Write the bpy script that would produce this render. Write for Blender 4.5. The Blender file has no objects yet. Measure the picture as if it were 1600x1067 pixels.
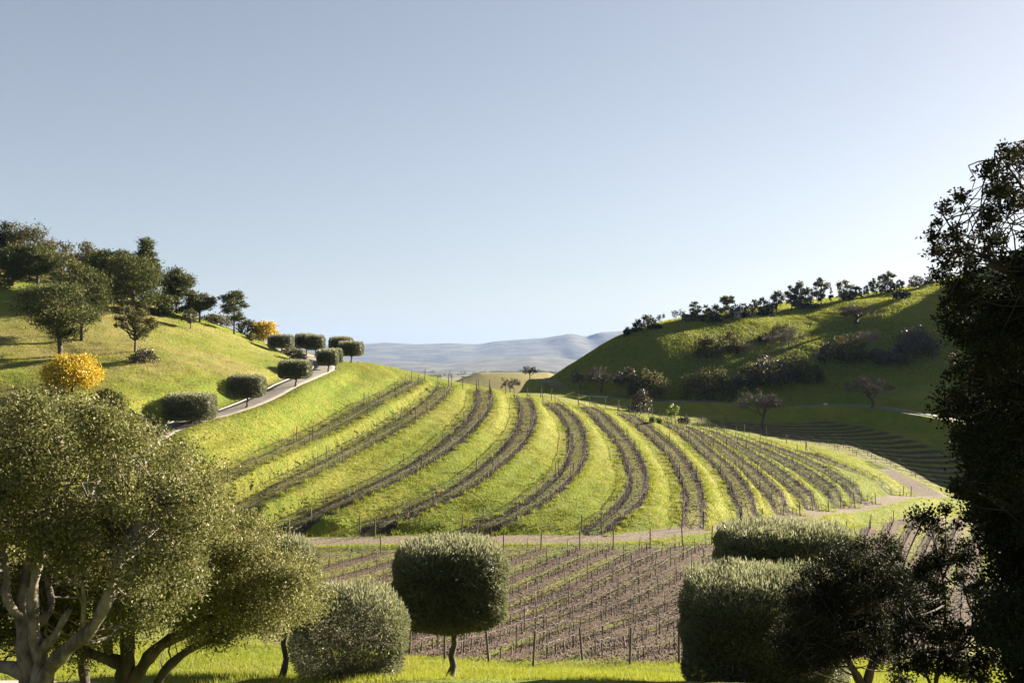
import bpy, math, random
import numpy as np
from mathutils import Vector

# ------------------------------------------------------------------ camera, sky, sun, exposure
S = bpy.context.scene
COL = S.collection
F = 1555.0                      # focal length in pixels of the 1600 px wide photograph
HZ = 565.0                      # row of the horizon
cam_d = bpy.data.cameras.new('camera'); cam = bpy.data.objects.new('camera', cam_d); COL.objects.link(cam)
cam.location = (0, 0, 0); cam.rotation_euler = (math.radians(90), 0, 0)
cam_d.sensor_width = 36.0; cam_d.lens = 36.0 * F / 1600.0
cam_d.shift_y = (HZ - 533.5) / 1600.0
cam_d.clip_start = 0.5; cam_d.clip_end = 60000
S.camera = cam
HAZE = 3.5e-5

SUN_AZ = math.radians(54)       # measured from the view direction towards the right
SUN_EL = math.radians(17.2)
W = bpy.data.worlds.new('World'); S.world = W; W.use_nodes = True
wn = W.node_tree.nodes; wl = W.node_tree.links
sky = wn.new('ShaderNodeTexSky'); sky.sky_type = 'NISHITA'; sky.sun_disc = False
sky.sun_elevation = SUN_EL; sky.sun_rotation = SUN_AZ
sky.altitude = 100; sky.air_density = 1.0; sky.dust_density = 0.6; sky.ozone_density = 2.0
hsv = wn.new('ShaderNodeHueSaturation'); hsv.inputs['Hue'].default_value = 0.506; hsv.inputs['Saturation'].default_value = 0.64; hsv.inputs["Value"].default_value = 0.52
gam = wn.new('ShaderNodeGamma'); gam.inputs[1].default_value = 0.87
wl.new(sky.outputs[0], gam.inputs[0]); wl.new(gam.outputs[0], hsv.inputs['Color']); tin = wn.new('ShaderNodeMix'); tin.data_type = 'RGBA'; tin.blend_type = 'MULTIPLY'; tin.inputs[0].default_value = 1; tin.inputs[7].default_value = (1.055, 1.01, 0.985, 1)
wl.new(hsv.outputs[0], tin.inputs[6]); wl.new(tin.outputs[2], wn['Background'].inputs[0]); wn['Background'].inputs[1].default_value = 0.05
sd = bpy.data.lights.new('sun', 'SUN'); so = bpy.data.objects.new('sun', sd); COL.objects.link(so)
sd.energy = 5.0; sd.angle = math.radians(0.5); sd.color = (1.0, 0.88, 0.68)
sdir = Vector((math.cos(SUN_EL)*math.sin(SUN_AZ), math.cos(SUN_EL)*math.cos(SUN_AZ), math.sin(SUN_EL)))
so.rotation_euler = sdir.to_track_quat('Z', 'Y').to_euler()
S.view_settings.view_transform = 'Standard'; S.view_settings.look = 'None'
S.view_settings.exposure = 2.7; S.view_settings.gamma = 1.0
S.cycles.max_bounces = 6; S.cycles.diffuse_bounces = 2; S.cycles.glossy_bounces = 1
S.cycles.transmission_bounces = 3; S.cycles.transparent_max_bounces = 4; S.cycles.volume_bounces = 0
S.cycles.use_denoising = True

# ------------------------------------------------------------------ helpers
rs = np.random.RandomState(11)
def P(px, py, d): return np.array([(px-800)/F*d, d, (HZ-py)/F*d])
def _h(ix, iy, seed):
    v = (ix.astype(np.int64)*374761393 + iy.astype(np.int64)*668265263 + seed*974711) & 0x7fffffff
    v = ((v ^ (v >> 13)) * 1274126177) & 0x7fffffff
    return ((v ^ (v >> 16)) & 0xffff) / 65535.0
def vn(x, y, seed=0):
    ix = np.floor(x); iy = np.floor(y); fx = x-ix; fy = y-iy
    fx = fx*fx*(3-2*fx); fy = fy*fy*(3-2*fy)
    ix = ix.astype(np.int64); iy = iy.astype(np.int64)
    a = _h(ix, iy, seed); b = _h(ix+1, iy, seed); c = _h(ix, iy+1, seed); d = _h(ix+1, iy+1, seed)
    return (a*(1-fx)+b*fx)*(1-fy) + (c*(1-fx)+d*fx)*fy - 0.5
def fbm(x, y, seed=0, o=4):
    r = 0; a = 1.0
    for k in range(o): r = r + a*vn(x*2**k+k*17.3, y*2**k-k*9.1, seed+k); a *= 0.5
    return r
def sstep(a, b, x):
    t = np.clip((x-a)/(b-a), 0, 1); return t*t*(3-2*t)

def mesh_np(name, V, Fc, mat, attrs=None, smooth=False, parent=None, uvs=None):
    """V n x 3, Fc m x k (all faces the same size) or a list of such arrays"""
    V = np.asarray(V, np.float32)
    groups = Fc if isinstance(Fc, list) else [Fc]
    groups = [np.asarray(g, np.int32) for g in groups if len(g)]
    me = bpy.data.meshes.new(name)
    me.vertices.add(len(V)); me.vertices.foreach_set('co', V.ravel())
    nl = sum(g.size for g in groups); nf = sum(len(g) for g in groups)
    me.loops.add(nl); me.polygons.add(nf)
    me.loops.foreach_set('vertex_index', np.concatenate([g.ravel() for g in groups]))
    tot = np.concatenate([np.full(len(g), g.shape[1], np.int32) for g in groups])
    st = np.concatenate([[0], np.cumsum(tot)[:-1]]).astype(np.int32)
    me.polygons.foreach_set('loop_start', st)
    if smooth: me.polygons.foreach_set('use_smooth', np.ones(nf, bool))
    for k, a in (attrs or {}).items():
        at_ = me.attributes.new(k, 'FLOAT', 'POINT'); at_.data.foreach_set('value', np.asarray(a, np.float32).ravel())
    me.update(calc_edges=True)
    me.materials.append(mat)
    o = bpy.data.objects.new(name, me); COL.objects.link(o)
    if parent is not None: o.parent = parent
    return o
def tag(o, label=None, cat=None, group=None, kind=None):
    if label: o['label'] = label
    if cat: o['category'] = cat
    if group: o['group'] = group
    if kind: o['kind'] = kind
    return o
def empty(name, loc, rz=0):
    o = bpy.data.objects.new(name, None); COL.objects.link(o); o.location = loc; o.rotation_euler = (0, 0, rz)
    o.empty_display_size = 0.3
    return o
class MB:
    """collects tubes and boxes into one mesh"""
    def __init__(s): s.V = []; s.Q = []; s.T = []; s.n = 0
    def tube(s, pts, rad, k=6, cap=True):
        pts = np.asarray(pts, float); rad = np.broadcast_to(np.asarray(rad, float), (len(pts),))
        t = np.gradient(pts, axis=0); t /= np.linalg.norm(t, axis=1)[:, None]+1e-9
        up = np.array([0.31, 0.17, 0.93]); 
        if abs(t[0] @ up) > 0.9: up = np.array([1.0, 0.1, 0])
        u = np.cross(t, up); u /= np.linalg.norm(u, axis=1)[:, None]+1e-9
        w = np.cross(t, u)
        an = np.arange(k)*2*np.pi/k
        ring = pts[:, None]+rad[:, None, None]*(np.cos(an)[None, :, None]*u[:, None]+np.sin(an)[None, :, None]*w[:, None])
        m = len(pts); idx = s.n+np.arange(m*k).reshape(m, k)
        a = idx[:-1]; b = idx[1:]
        s.Q.append(np.stack([a, np.roll(a, -1, 1), np.roll(b, -1, 1), b], -1).reshape(-1, 4))
        s.V.append(ring.reshape(-1, 3)); s.n += m*k
        if cap:
            s.V.append(pts[-1:]); i = s.n; s.n += 1
            s.T.append(np.stack([idx[-1], np.roll(idx[-1], -1), np.full(k, i)], -1))
    def box(s, c, h, rz=0):
        c = np.asarray(c, float); x, y, z = h
        v = np.array([(sx*x, sy*y, sz*z) for sz in (-1, 1) for sx, sy in ((-1, -1), (1, -1), (1, 1), (-1, 1))], float)
        cc, ss = math.cos(rz), math.sin(rz)
        v = np.stack([v[:, 0]*cc-v[:, 1]*ss, v[:, 0]*ss+v[:, 1]*cc, v[:, 2]], 1)+c
        q = np.array([(0, 3, 2, 1), (4, 5, 6, 7), (0, 1, 5, 4), (1, 2, 6, 5), (2, 3, 7, 6), (3, 0, 4, 7)])+s.n
        s.V.append(v); s.Q.append(q); s.n += 8
    def raw(s, V, Q=None, T=None):
        if Q is not None: s.Q.append(np.asarray(Q)+s.n)
        if T is not None: s.T.append(np.asarray(T)+s.n)
        s.V.append(np.asarray(V, float)); s.n += len(V)
    def data(s):
        return np.concatenate(s.V), [np.concatenate(g) for g in (s.Q, s.T) if g]
    def build(s, name, mat, parent=None, smooth=True):
        V, G = s.data(); return mesh_np(name, V, G, mat, smooth=smooth, parent=parent)

# ------------------------------------------------------------------ materials
ALB = 0.62
def al(c, k=1.0): return tuple(v*ALB*k for v in c) if c else c
def newmat(name):
    m = bpy.data.materials.new(name); m.use_nodes = True; nt = m.node_tree
    for n in list(nt.nodes): nt.nodes.remove(n)
    out = nt.nodes.new('ShaderNodeOutputMaterial')
    return m, nt, out
class N:
    """small helper for node graphs"""
    def __init__(s, nt): s.nt = nt
    def n(s, t, **k):
        x = s.nt.nodes.new(t)
        for a, v in k.items(): setattr(x, a, v)
        return x
    def link(s, a, b): s.nt.links.new(a, b)
    def val(s, x, sock):
        if isinstance(x, (int, float)): sock.default_value = x
        elif isinstance(x, tuple): sock.default_value = (*x, 1) if len(x) == 3 else x
        else: s.link(x, sock)
    def math(s, op, a, b=0.0, c=None):
        m = s.n('ShaderNodeMath', operation=op); s.val(a, m.inputs[0]); s.val(b, m.inputs[1])
        if c is not None: s.val(c, m.inputs[2])
        return m.outputs[0]
    def mix(s, f, a, b):
        m = s.n('ShaderNodeMix', data_type='RGBA'); s.val(f, m.inputs[0]); s.val(a, m.inputs[6]); s.val(b, m.inputs[7]); return m.outputs[2]
    def attr(s, name): return s.n('ShaderNodeAttribute', attribute_name=name).outputs['Fac']
    def coord(s): return s.n('ShaderNodeNewGeometry').outputs['Position']
    def obj(s): return s.n('ShaderNodeTexCoord').outputs['Object']
    def noise(s, scale, detail=4, rough=0.55, vec=None, stretch=None):
        t = s.n('ShaderNodeTexNoise'); t.inputs['Scale'].default_value = scale; t.inputs['Detail'].default_value = detail
        t.inputs['Roughness'].default_value = rough
        v = vec or s.coord()
        if stretch:
            mp = s.n('ShaderNodeMapping'); mp.inputs['Scale'].default_value = stretch; s.link(v, mp.inputs[0]); v = mp.outputs[0]
        s.link(v, t.inputs['Vector']); return t.outputs[0]
    def ramp(s, f, a, b, lo=0.0, hi=1.0):
        m = s.n('ShaderNodeMapRange', interpolation_type='SMOOTHSTEP'); s.val(f, m.inputs[0]); s.val(a, m.inputs[1]); s.val(b, m.inputs[2])
        m.inputs[3].default_value = lo; m.inputs[4].default_value = hi; return m.outputs[0]
    def bump(s, h, strength, dist):
        b = s.n('ShaderNodeBump'); b.inputs['Strength'].default_value = strength; b.inputs['Distance'].default_value = dist
        s.link(h, b.inputs['Height']); return b.outputs[0]
def simple(name, c1, c2, scale=3.0, rough=0.85, bump=0.3, bd=0.02, stretch=None):
    m, nt, out = newmat(name); g = N(nt)
    nz = g.noise(scale, 5, vec=g.obj(), stretch=stretch)
    b = g.n('ShaderNodeBsdfPrincipled'); b.inputs['Roughness'].default_value = rough
    g.link(g.mix(g.ramp(nz, .35, .65), al(c1), al(c2)), b.inputs['Base Color'])
    if bump: g.link(g.bump(nz, bump, bd), b.inputs['Normal'])
    g.link(b.outputs[0], out.inputs[0]); return m
def leafmat(name, c1, c2, c3=None, trans=0.35, tcol=None, spec=0.25, rough=0.5):
    """leaf: diffuse + light coming through; the 'rnd' attribute is the leaf's own natural colour variation"""
    m, nt, out = newmat(name); g = N(nt)
    r = g.attr('rnd'); c1 = al(c1); c2 = al(c2); c3 = al(c3); tcol = al(tcol)
    c = g.mix(g.ramp(r, 0.0, 0.75), c1, c2)
    if c3: c = g.mix(g.ramp(r, 0.78, 1.0), c, c3)
    b = g.n('ShaderNodeBsdfPrincipled'); b.inputs['Roughness'].default_value = rough
    b.inputs['Specular IOR Level'].default_value = spec
    g.link(c, b.inputs['Base Color'])
    t = g.n('ShaderNodeBsdfTranslucent')
    g.link(g.mix(0.5, c, tcol or c2), t.inputs[0])
    mx = g.n('ShaderNodeMixShader'); mx.inputs[0].default_value = trans
    g.link(b.outputs[0], mx.inputs[1]); g.link(t.outputs[0], mx.inputs[2]); g.link(mx.outputs[0], out.inputs[0])
    return m
# ------------------------------------------------------------------ the land: a height field through surveyed points (column, row, distance in metres) and assumed unseen ones
CP = [
 (430,1015,53),(695,1032,53),(835,1038,53),(982,1039,53),(1061,1038,53),(1200,1036,54),(1400,1032,55),(1560,1026,56),(100,1000,54),(-200,975,54),
 (800,940,75),(1300,930,75),(1300,890,95),(1400,900,100),(1400,990,70),(1500,880,108),(1600,850,130),(1200,862,108),(1363,820,140),
 (500,905,85),(250,900,85),(0,880,85),
 (300,846,98),(480,848,101),(650,848,101),(800,848,101),(960,846,101),(1065,838,106),(1160,828,115),(1250,814,132),(1350,800,150),(1440,786,172),(1500,788,178),(1620,786,185),
 (480,833,106),(700,833,106),(900,833,106),(1100,824,110),(1200,808,127),(1300,793,147),(1424,770,177),
 (250,800,103),(0,760,105),(340,822,104),(400,826,106),
 (341,764,105),(394,735,114),(444,711,122),(501,681,133),(560,656,142),(612,625,155),(645,596,168),
 (560,775,113),(444,811,107),(653,727,126),(717,696,135),(765,640,155),(758,609,172),(690,601,170),
 (684,774,115),(797,710,135),(836,660,155),(815,621,175),
 (750,823,107),(855,786,114),(905,722,137),(890,665,160),(860,629,178),
 (993,785,118),(1000,735,138),(960,675,165),(912,635,185),
 (1085,784,120),(1060,712,150),(1010,670,175),(975,647,190),
 (1170,775,133),(1125,722,152),(1070,680,175),(1022,656,193),
 (1210,772,140),(1170,735,153),(1120,695,175),(1072,667,193),
 (1255,772,148),(1213,737,160),(1170,708,173),(1110,675,192),
 (1297,766,155),(1255,734,164),(1150,683,191),
 (1337,766,162),(1300,741,167),(1245,712,176),(1190,692,188),
 (1400,761,173),(1350,735,176),(1260,708,184),
 # beyond the nose: the side valley with its own vineyard
 (1450,756,193),(1510,766,195),(1380,727,199),(1300,702,205),(1200,684,212),(1300,664,232),(1450,690,218),(1510,725,208),(1150,662,225),(1400,667,226),(1100,652,228),
 (1000,641,235),(1000,652,216),(930,629,235),(900,632,215),(850,628,205),(870,615,245),(835,609,265),(740,616,200),(760,613,235),(660,608,200),(640,620,235),
 (1460,656,225),(1300,640,240),(1180,638,243),(1050,635,242),(940,625,247),(870,613,260),(1600,680,215),(1750,690,205),
 # the far valley side on the right
 (900,588,266),(850,598,282),(885,580,274),(930,549,282),(975,520,288),(1050,503,292),(1150,490,300),(1250,477,330),(1350,462,345),(1460,443,350),(1600,412,345),
 (1000,590,256),(1100,600,252),(1200,600,256),(1300,592,260),(1450,590,250),
 (1040,592,254),(1080,570,262),(1130,551,266),(1200,536,279),(1300,518,293),(1050,560,264),(1130,535,277),
 (1050,530,274),(1200,510,292),(1350,490,303),(1450,478,303),(1600,612,245),(1600,520,275),(1450,530,273),
 # the left side: driveway and the hill above it
 (250,682,117),(300,663,123),(385,637,131),(460,607,143),(513,584,158),(500,575,168),(560,563,178),(547,567,172),(600,575,171),(580,620,150),(450,650,135),(350,690,118),
 (487,563,178),(444,545,195),(420,540,203),
 (200,640,118),(150,610,122),(95,555,140),(210,548,142),(300,600,132),(400,572,153),(330,542,160),(430,552,180),(300,500,175),(250,490,175),(370,520,180),(150,470,170),
 (60,435,180),(0,415,190),(-150,380,195),(0,500,150),(0,580,130),(-150,560,130),(0,650,115),(-150,640,115),(100,680,108),(-150,730,100),
]
WP = [(-40,0,-2.5),(0,0,-2.2),(40,0,-2.0),(-40,17,-6.8),(0,17,-6.2),(30,17,-6.2),(-40,33,-11.3),(-15,33.5,-11.2),(0,34,-11.0),(-2.4,38,-11.9),(9,37,-11.9),(-5,31,-10.4),(0,25,-8.9),(10,24,-8.7),(-10,27,-9.6),(20,24,-8.6),(8,29,-9.8),(20,34,-10.8),(40,34,-10.4),(-60,50,-14),
 (0,-40,5),(-60,-20,2),(60,-20,2),(70,60,-15),(90,100,-19),(120,150,-20),(110,200,-15),
 (-110,240,15),(-70,240,6),(-35,235,-5),(-10,290,-14),(-60,290,-6),(-120,300,0),(20,365,-14),(-20,345,-18),(-60,355,-18),(-120,360,-14),
 (0,310,-14),(25,340,-4),(50,345,6),(25,400,-16),(80,410,13),(150,410,22),(60,380,10),
 (-130,100,-2),(-160,150,15),(-150,200,26),(-130,50,-4),
 (172,248,-12),(150,200,-16),(156,245,-12),(186,270,-1),(200,288,20),(192,365,44),(182,324,37),(190,200,-6),(160,120,-14),(214,328,58),(222,258,8),  # unseen hill on the right, its heights shaped to shade valley and slope
 (235,385,46),(245,330,55)]
cp = np.array([P(*c) for c in CP]+[tuple(map(float, w)) for w in WP])
_s = 100.0
def _k(r2): return 0.5*r2*np.log(r2+1e-9)
A = cp[:, :2]/_s; n_ = len(A)
K = _k(((A[:, None]-A[None])**2).sum(-1))+np.eye(n_)*0.004
Pm = np.hstack([np.ones((n_, 1)), A])
M_ = np.block([[K, Pm], [Pm.T, np.zeros((3, 3))]])
SOL = np.linalg.solve(M_, np.concatenate([cp[:, 2], np.zeros(3)]))
def tps(x, y):
    q = np.stack([x, y], -1).reshape(-1, 2)/_s; out = np.empty(len(q))
    for i in range(0, len(q), 20000):
        c = q[i:i+20000]; r2 = ((c[:, None]-A[None])**2).sum(-1)
        out[i:i+20000] = _k(r2)@SOL[:n_]+SOL[n_]+c@SOL[n_+1:]
    return out.reshape(np.shape(x))
X0, X1, Y0, Y1, G = -130.0, 190.0, -6.0, 390.0, 0.6
gx = np.arange(X0, X1+1e-6, G); gy = np.arange(Y0, Y1+1e-6, G)
cgx = np.arange(X0-3, X1+6, 3.0); cgy = np.arange(Y0-3, Y1+6, 3.0)
CG = tps(*np.meshgrid(cgx, cgy))
def bil(Z, x0, y0, g, x, y):
    fx = np.clip((np.asarray(x, float)-x0)/g, 0, Z.shape[1]-1.001); fy = np.clip((np.asarray(y, float)-y0)/g, 0, Z.shape[0]-1.001)
    ix = fx.astype(int); iy = fy.astype(int); fx = fx-ix; fy = fy-iy
    return (Z[iy, ix]*(1-fx)+Z[iy, ix+1]*fx)*(1-fy)+(Z[iy+1, ix]*(1-fx)+Z[iy+1, ix+1]*fx)*fy
XX, YY = np.meshgrid(gx, gy)
def up2(Z):   # cubic-ish smooth upsample of the coarse grid through the spline itself would be slow; blur hides the facets
    Zf = bil(Z, cgx[0], cgy[0], 3.0, XX, YY)
    k = np.array([1, 2, 3, 2, 1.0]); k /= k.sum()
    for _ in range(2):
        Zp = np.pad(Zf, 2, mode='reflect', reflect_type='odd'); Zf = sum(k[i]*Zp[i:i+Zf.shape[0], 2:-2] for i in range(5))
        Zp = np.pad(Zf, 2, mode='reflect', reflect_type='odd'); Zf = sum(k[i]*Zp[2:-2, i:i+Zf.shape[1]] for i in range(5))
    return Zf
ZB = up2(CG)
Z = ZB.copy()
def hb(x, y): return bil(ZB, X0, Y0, G, x, y)
def hz(x, y): return bil(Z, X0, Y0, G, x, y)
def hit(px, py, dmin=25.0, dmax=380.0, H=None):
    """where the line of sight through a measured spot meets the land"""
    H = H or hb
    d = np.arange(dmin, dmax, 0.4); x = (px-800)/F*d; rz = (HZ-py)/F*d
    g = H(x, d)-rz; w = np.where(g > 0)[0]
    i = w[0] if len(w) else int(np.argmax(g))
    dd = d[i]
    if len(w) and i > 0: dd = d[i-1]+(d[i]-d[i-1])*(-g[i-1])/(g[i]-g[i-1]+1e-9)
    x_ = (px-800)/F*dd
    return np.array([x_, dd, float(H(x_, dd))])
def line(pts, dmin, dmax, step=1.0):
    w = np.array([hit(p[0], p[1], dmin, dmax) for p in pts])[:, :2]
    return resamp(smooth(w), step)
def smooth(w, it=2):
    for _ in range(it):      # Chaikin
        a = w[:-1]*.75+w[1:]*.25; b = w[:-1]*.25+w[1:]*.75
        w = np.concatenate([w[:1], np.stack([a, b], 1).reshape(-1, w.shape[1]), w[-1:]])
    return w
def resamp(w, step):
    s = np.concatenate([[0], np.cumsum(np.linalg.norm(np.diff(w, axis=0), axis=1))]); m = max(2, int(s[-1]/step)+1)
    t = np.linspace(0, s[-1], m); return np.stack([np.interp(t, s, w[:, i]) for i in range(w.shape[1])], 1)
def dist(poly, x, y):
    """distance to a polyline, foot point, signed side and arc position"""
    best = np.full(x.shape, 1e9); fx = np.zeros(x.shape); fy = np.zeros(x.shape); sg = np.zeros(x.shape); ar = np.zeros(x.shape); s0 = 0
    for a, b in zip(poly[:-1], poly[1:]):
        ab = b-a; L = ab@ab+1e-9; t = np.clip(((x-a[0])*ab[0]+(y-a[1])*ab[1])/L, 0, 1)
        qx = a[0]+t*ab[0]; qy = a[1]+t*ab[1]; d = np.hypot(x-qx, y-qy); m = d < best
        best = np.where(m, d, best); fx = np.where(m, qx, fx); fy = np.where(m, qy, fy)
        sg = np.where(m, np.sign((x-a[0])*ab[1]-(y-a[1])*ab[0]), sg); ar = np.where(m, s0+t*math.sqrt(L), ar); s0 += math.sqrt(L)
    return best, fx, fy, sg, ar
def near(poly, pad):
    m = (XX > poly[:, 0].min()-pad) & (XX < poly[:, 0].max()+pad) & (YY > poly[:, 1].min()-pad) & (YY < poly[:, 1].max()+pad)
    return np.where(m)

# terraces: each bench carries two vine rows; upper/left row and lower/right row of each
BANDS = [
 ([(645,592),(619,607),(600,616),(534,652),(497,668),(458,687),(413,703),(363,729),(339,741)], [(661,594),(647,605),(619,620),(600,631),(560,656),(501,681),(444,711),(396,735),(369,749),(341,764)]),
 ([(683,602),(675,618),(634,650),(600,665),(541,696),(501,719),(456,741),(407,766),(353,788),(341,795)], [(708,603),(701,616),(686,629),(658,652),(615,680),(563,706),(499,743),(444,768),(402,790),(378,803),(350,818)]),
 ([(742,606),(745,618),(742,637),(729,654),(703,682),(653,716),(615,735),(574,756),(526,776),(485,795),(444,811),(402,824)], [(767,611),(771,626),(768,641),(752,660),(717,696),(682,720),(647,741),(616,757),(581,774),(522,801),(483,819),(471,829)]),
 ([(795,619),(808,630),(812,650),(805,673),(788,697),(748,731),(719,751),(684,774),(649,785),(601,805),(560,818),(538,828)], [(831,623),(838,641),(837,663),(827,688),(797,718),(748,760),(694,784),(649,809),(616,822),(604,830)]),
 ([(846,627),(874,644),(887,667),(891,695),(880,733),(832,778),(807,791),(766,809),(731,820),(689,831)], [(870,630),(896,648),(909,667),(918,694),(915,722),(896,749),(855,788),(813,810),(771,829)]),
 ([(903,635),(929,650),(954,676),(970,704),(981,733),(981,768),(973,782),(935,811),(896,830)], [(922,636),(944,650),(968,675),(997,706),(1012,737),(1011,772),(993,797),(954,824),(949,831)]),
 ([(967,647),(991,661),(1021,688),(1047,718),(1065,749),(1070,784),(1065,826)], [(982,647),(1005,660),(1029,674),(1065,710),(1092,749),(1100,784),(1099,824)]),
 ([(1014,655),(1057,676),(1082,688),(1111,716),(1140,755),(1152,788),(1160,818)], [(1029,657),(1085,684),(1094,694),(1132,722),(1162,755),(1183,788),(1191,816)]),
 ([(1053,664),(1090,682),(1121,702),(1156,730),(1170,745),(1195,772),(1226,806)], [(1075,667),(1092,673),(1138,702),(1183,739),(1224,772),(1249,801)]),
 ([(1091,670),(1112,678),(1162,708),(1204,739),(1245,772),(1273,800)], [(1108,673),(1130,680),(1179,708),(1224,737),(1266,768),(1293,794)]),
 ([(1130,679),(1183,702),(1245,733),(1286,764),(1316,791)], [(1152,684),(1204,706),(1266,735),(1307,764),(1335,789)]),
 ([(1164,685),(1224,708),(1286,737),(1327,766),(1348,789)], [(1195,694),(1266,720),(1317,745),(1348,766),(1366,784)]),
 ([(1245,706),(1290,722),(1330,738),(1375,756),(1412,771)], [(1262,708),(1300,721),(1345,737),(1388,756),(1424,770)]),
]
bands = []
for U, L in BANDS:
    u = line(U, 95, 215); l = line(L, 95, 215)
    m = 60; cu = resamp(u, 1e-9+np.linalg.norm(np.diff(u, axis=0), axis=1).sum()/m); cl = resamp(l, 1e-9+np.linalg.norm(np.diff(l, axis=0), axis=1).sum()/m)
    k = min(len(cu), len(cl)); c = smooth((cu[:k]+cl[:k])/2, 1)[::2]
    for _ in range(3): c[1:-1] = (c[:-2]+2*c[1:-1]+c[2:])/4
    c = resamp(c, 2.0)
    bands.append(c)
# signed distance attribute to the nearest bench centre
BD = np.full(XX.shape, 50.0); BS = np.ones(XX.shape)
for nb_, c in enumerate(bands):
    i = near(c, 8); d, fx, fy, sg, ar = dist(c, XX[i], YY[i])
    cap_ = (ar <= 0) | (ar >= np.linalg.norm(np.diff(c, axis=0), axis=1).sum()-1e-3)
    d = d+np.where(cap_, 0.6, 0)
    m = d < BD[i]
    zt = hb(fx, fy); w = 1-sstep(1.9, 4.2, d)
    zi = np.where(m, ZB[i]+(zt-0.12-ZB[i])*w, Z[i]); Z[i] = zi
    BS[i] = np.where(m, (.35, .45, .8)[nb_] if nb_ < 3 else 1.0, BS[i]); BD[i] = np.where(m, d, BD[i])
# roads
def px_poly(pts): return np.array([P(*p)[:2] for p in pts])
DRIVE = resamp(smooth(px_poly([(-250,790,60),(-100,790,75),(50,760,88),(160,722,100),(210,698,110),(250,681,117),(300,662,123),(345,650,127),(385,631,132),(440,608,142),(480,592,152),(505,578,162),(510,570,170),(500,563,178),(487,558,187),(465,549,197),(440,540,205),(400,535,215)])), 1.5)
LANE = resamp(smooth(np.array([(-60,31),(-30,31.6),(-17,31.4),(-12,29.6),(-6,26.4),(3,22),(12,18),(30,14)])), 1.5)
DIRT = resamp(smooth(px_poly([(270,846,102),(480,847,102.5),(650,847,103),(800,847,103),(960,845,103),(1065,836,108),(1160,826,117),(1250,811,135),(1350,797,153),(1410,786,168),(1450,776,180),(1520,777,187),(1650,775,190)])), 2.0)
SPUR = resamp(smooth(px_poly([(1450,776,180),(1436,764,187),(1410,752,191),(1385,741,195)])), 2.0)
VROAD = resamp(smooth(px_poly([(852,608.5,276),(868,612,262),(900,616.5,252),(940,622,247),(985,630,244),(1050,633,243),(1120,636,243),(1180,637.5,243),(1300,637,243),(1380,643,236),(1460,653,226),(1600,672,217),(1750,688,207)])), 2.0)
def grade(c, half, fade, drop=0.0):
    i = near(c, fade+3); d, fx, fy, sg, ar = dist(c, XX[i], YY[i]); w = 1-sstep(half, fade, d)
    Z[i] = Z[i]+(hb(fx, fy)-drop-Z[i])*w
    return i, d
grade(DRIVE, 3.0, 6.0); grade(LANE, 2.6, 5.5); grade(VROAD, 4.5, 7.5, -0.5)
DD = np.full(XX.shape, 50.0)
for c in (DIRT, SPUR):
    i, d = grade(c, 2.4, 5.0, 0.1); DD[i] = np.minimum(DD[i], d)
# eroded gash on the left hill
GASH = resamp(smooth(px_poly([(150,602,122),(165,615,121),(185,634,119),(194,645,117)])), 1.0)
i = near(GASH, 6); d, *_ = dist(GASH, XX[i], YY[i]); ga = np.zeros(XX.shape); ga[i] = 1-sstep(0.3, 1.2, d+fbm(XX[i]*.8, YY[i]*.8, 3)*1.2); Z = Z-1.3*ga

# the lower vineyard: rows that bend as they come down to the front fence
ROWS = [
 [(595,865),(558,875),(505,889),(440,908)],
 [(665,865),(591,888),(536,900),(470,922)],
 [(725,864),(662,884),(606,904),(542,922),(470,950)],
 [(787,861),(700,894),(600,936),(500,975)],
 [(845,860),(795,879),(700,920),(620,955),(480,1000)],
 [(906,860),(867,879),(800,903),(700,948),(600,985),(480,1018)],
 [(958,859),(891,889),(805,929),(720,964),(600,1003)],
 [(1016,857),(932,900),(869,931),(800,955),(690,985),(600,1015)],
 [(1067,854),(961,908),(881,951),(780,980),(640,1024)],
 [(1112,851),(1036,894),(959,939),(880,970),(780,999),(695,1030)],
 [(1150,856),(1080,898),(1027,931),(960,962),(860,998),(764,1034)],
 [(1190,866),(1130,905),(1080,936),(1042,956),(966,985),(900,1010),(833,1036)],
 [(1230,878),(1150,930),(1090,966),(1000,1003),(910,1031)],
 [(1283,850),(1240,910),(1180,960),(1100,1000),(1040,1020),(984,1037)],
 [(1325,838),(1290,900),(1240,960),(1150,1010),(1061,1037)],
 [(1360,826),(1330,880),(1290,945),(1230,1000),(1150,1036)],
 [(1396,817),(1362,880),(1320,950),(1250,1034)],
 [(1432,812),(1408,858),(1375,930),(1330,1033)],
 [(1468,810),(1441,870),(1412,950),(1390,1032)],
 [(1500,810),(1474,879),(1450,950),(1440,1030)],
 [(1535,812),(1515,880),(1500,950),(1495,1028)],
]
rows = [line(r, 50, 172) for r in ROWS]
RD = np.full(XX.shape, 50.0)
for c in rows:
    i = near(c, 3); d, *_ = dist(c[::3] if len(c) > 9 else c, XX[i], YY[i]); RD[i] = np.minimum(RD[i], d)
def inside(poly, x, y):
    r = np.zeros(x.shape, bool); n = len(poly)
    for a in range(n):
        x1, y1 = poly[a]; x2, y2 = poly[(a+1) % n]
        c = (y1 > y) != (y2 > y); r ^= c & (x < (x2-x1)*(y-y1)/((y2-y1) or 1e-9)+x1)
    return r
def sdf(poly, x, y):
    d, *_ = dist(np.vstack([poly, poly[:1]]), x, y); return np.where(inside(poly, x, y), d, -d)
FIELD = np.vstack([px_poly([(-100,860,99),(300,861,99),(480,861,99),(800,861,99.5),(960,860,99.5),(1065,854,101),(1160,848,107),(1283,832,122),(1360,816,140),(1440,806,158),(1540,806,165),
                   (1540,900,110),(1510,1024,57)]), px_poly([(1400,1030,56),(1061,1037,53.5),(835,1036,53.5),(695,1031,53.5),(430,1015,53.5),(0,1000,54),(-200,985,54)])])
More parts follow.
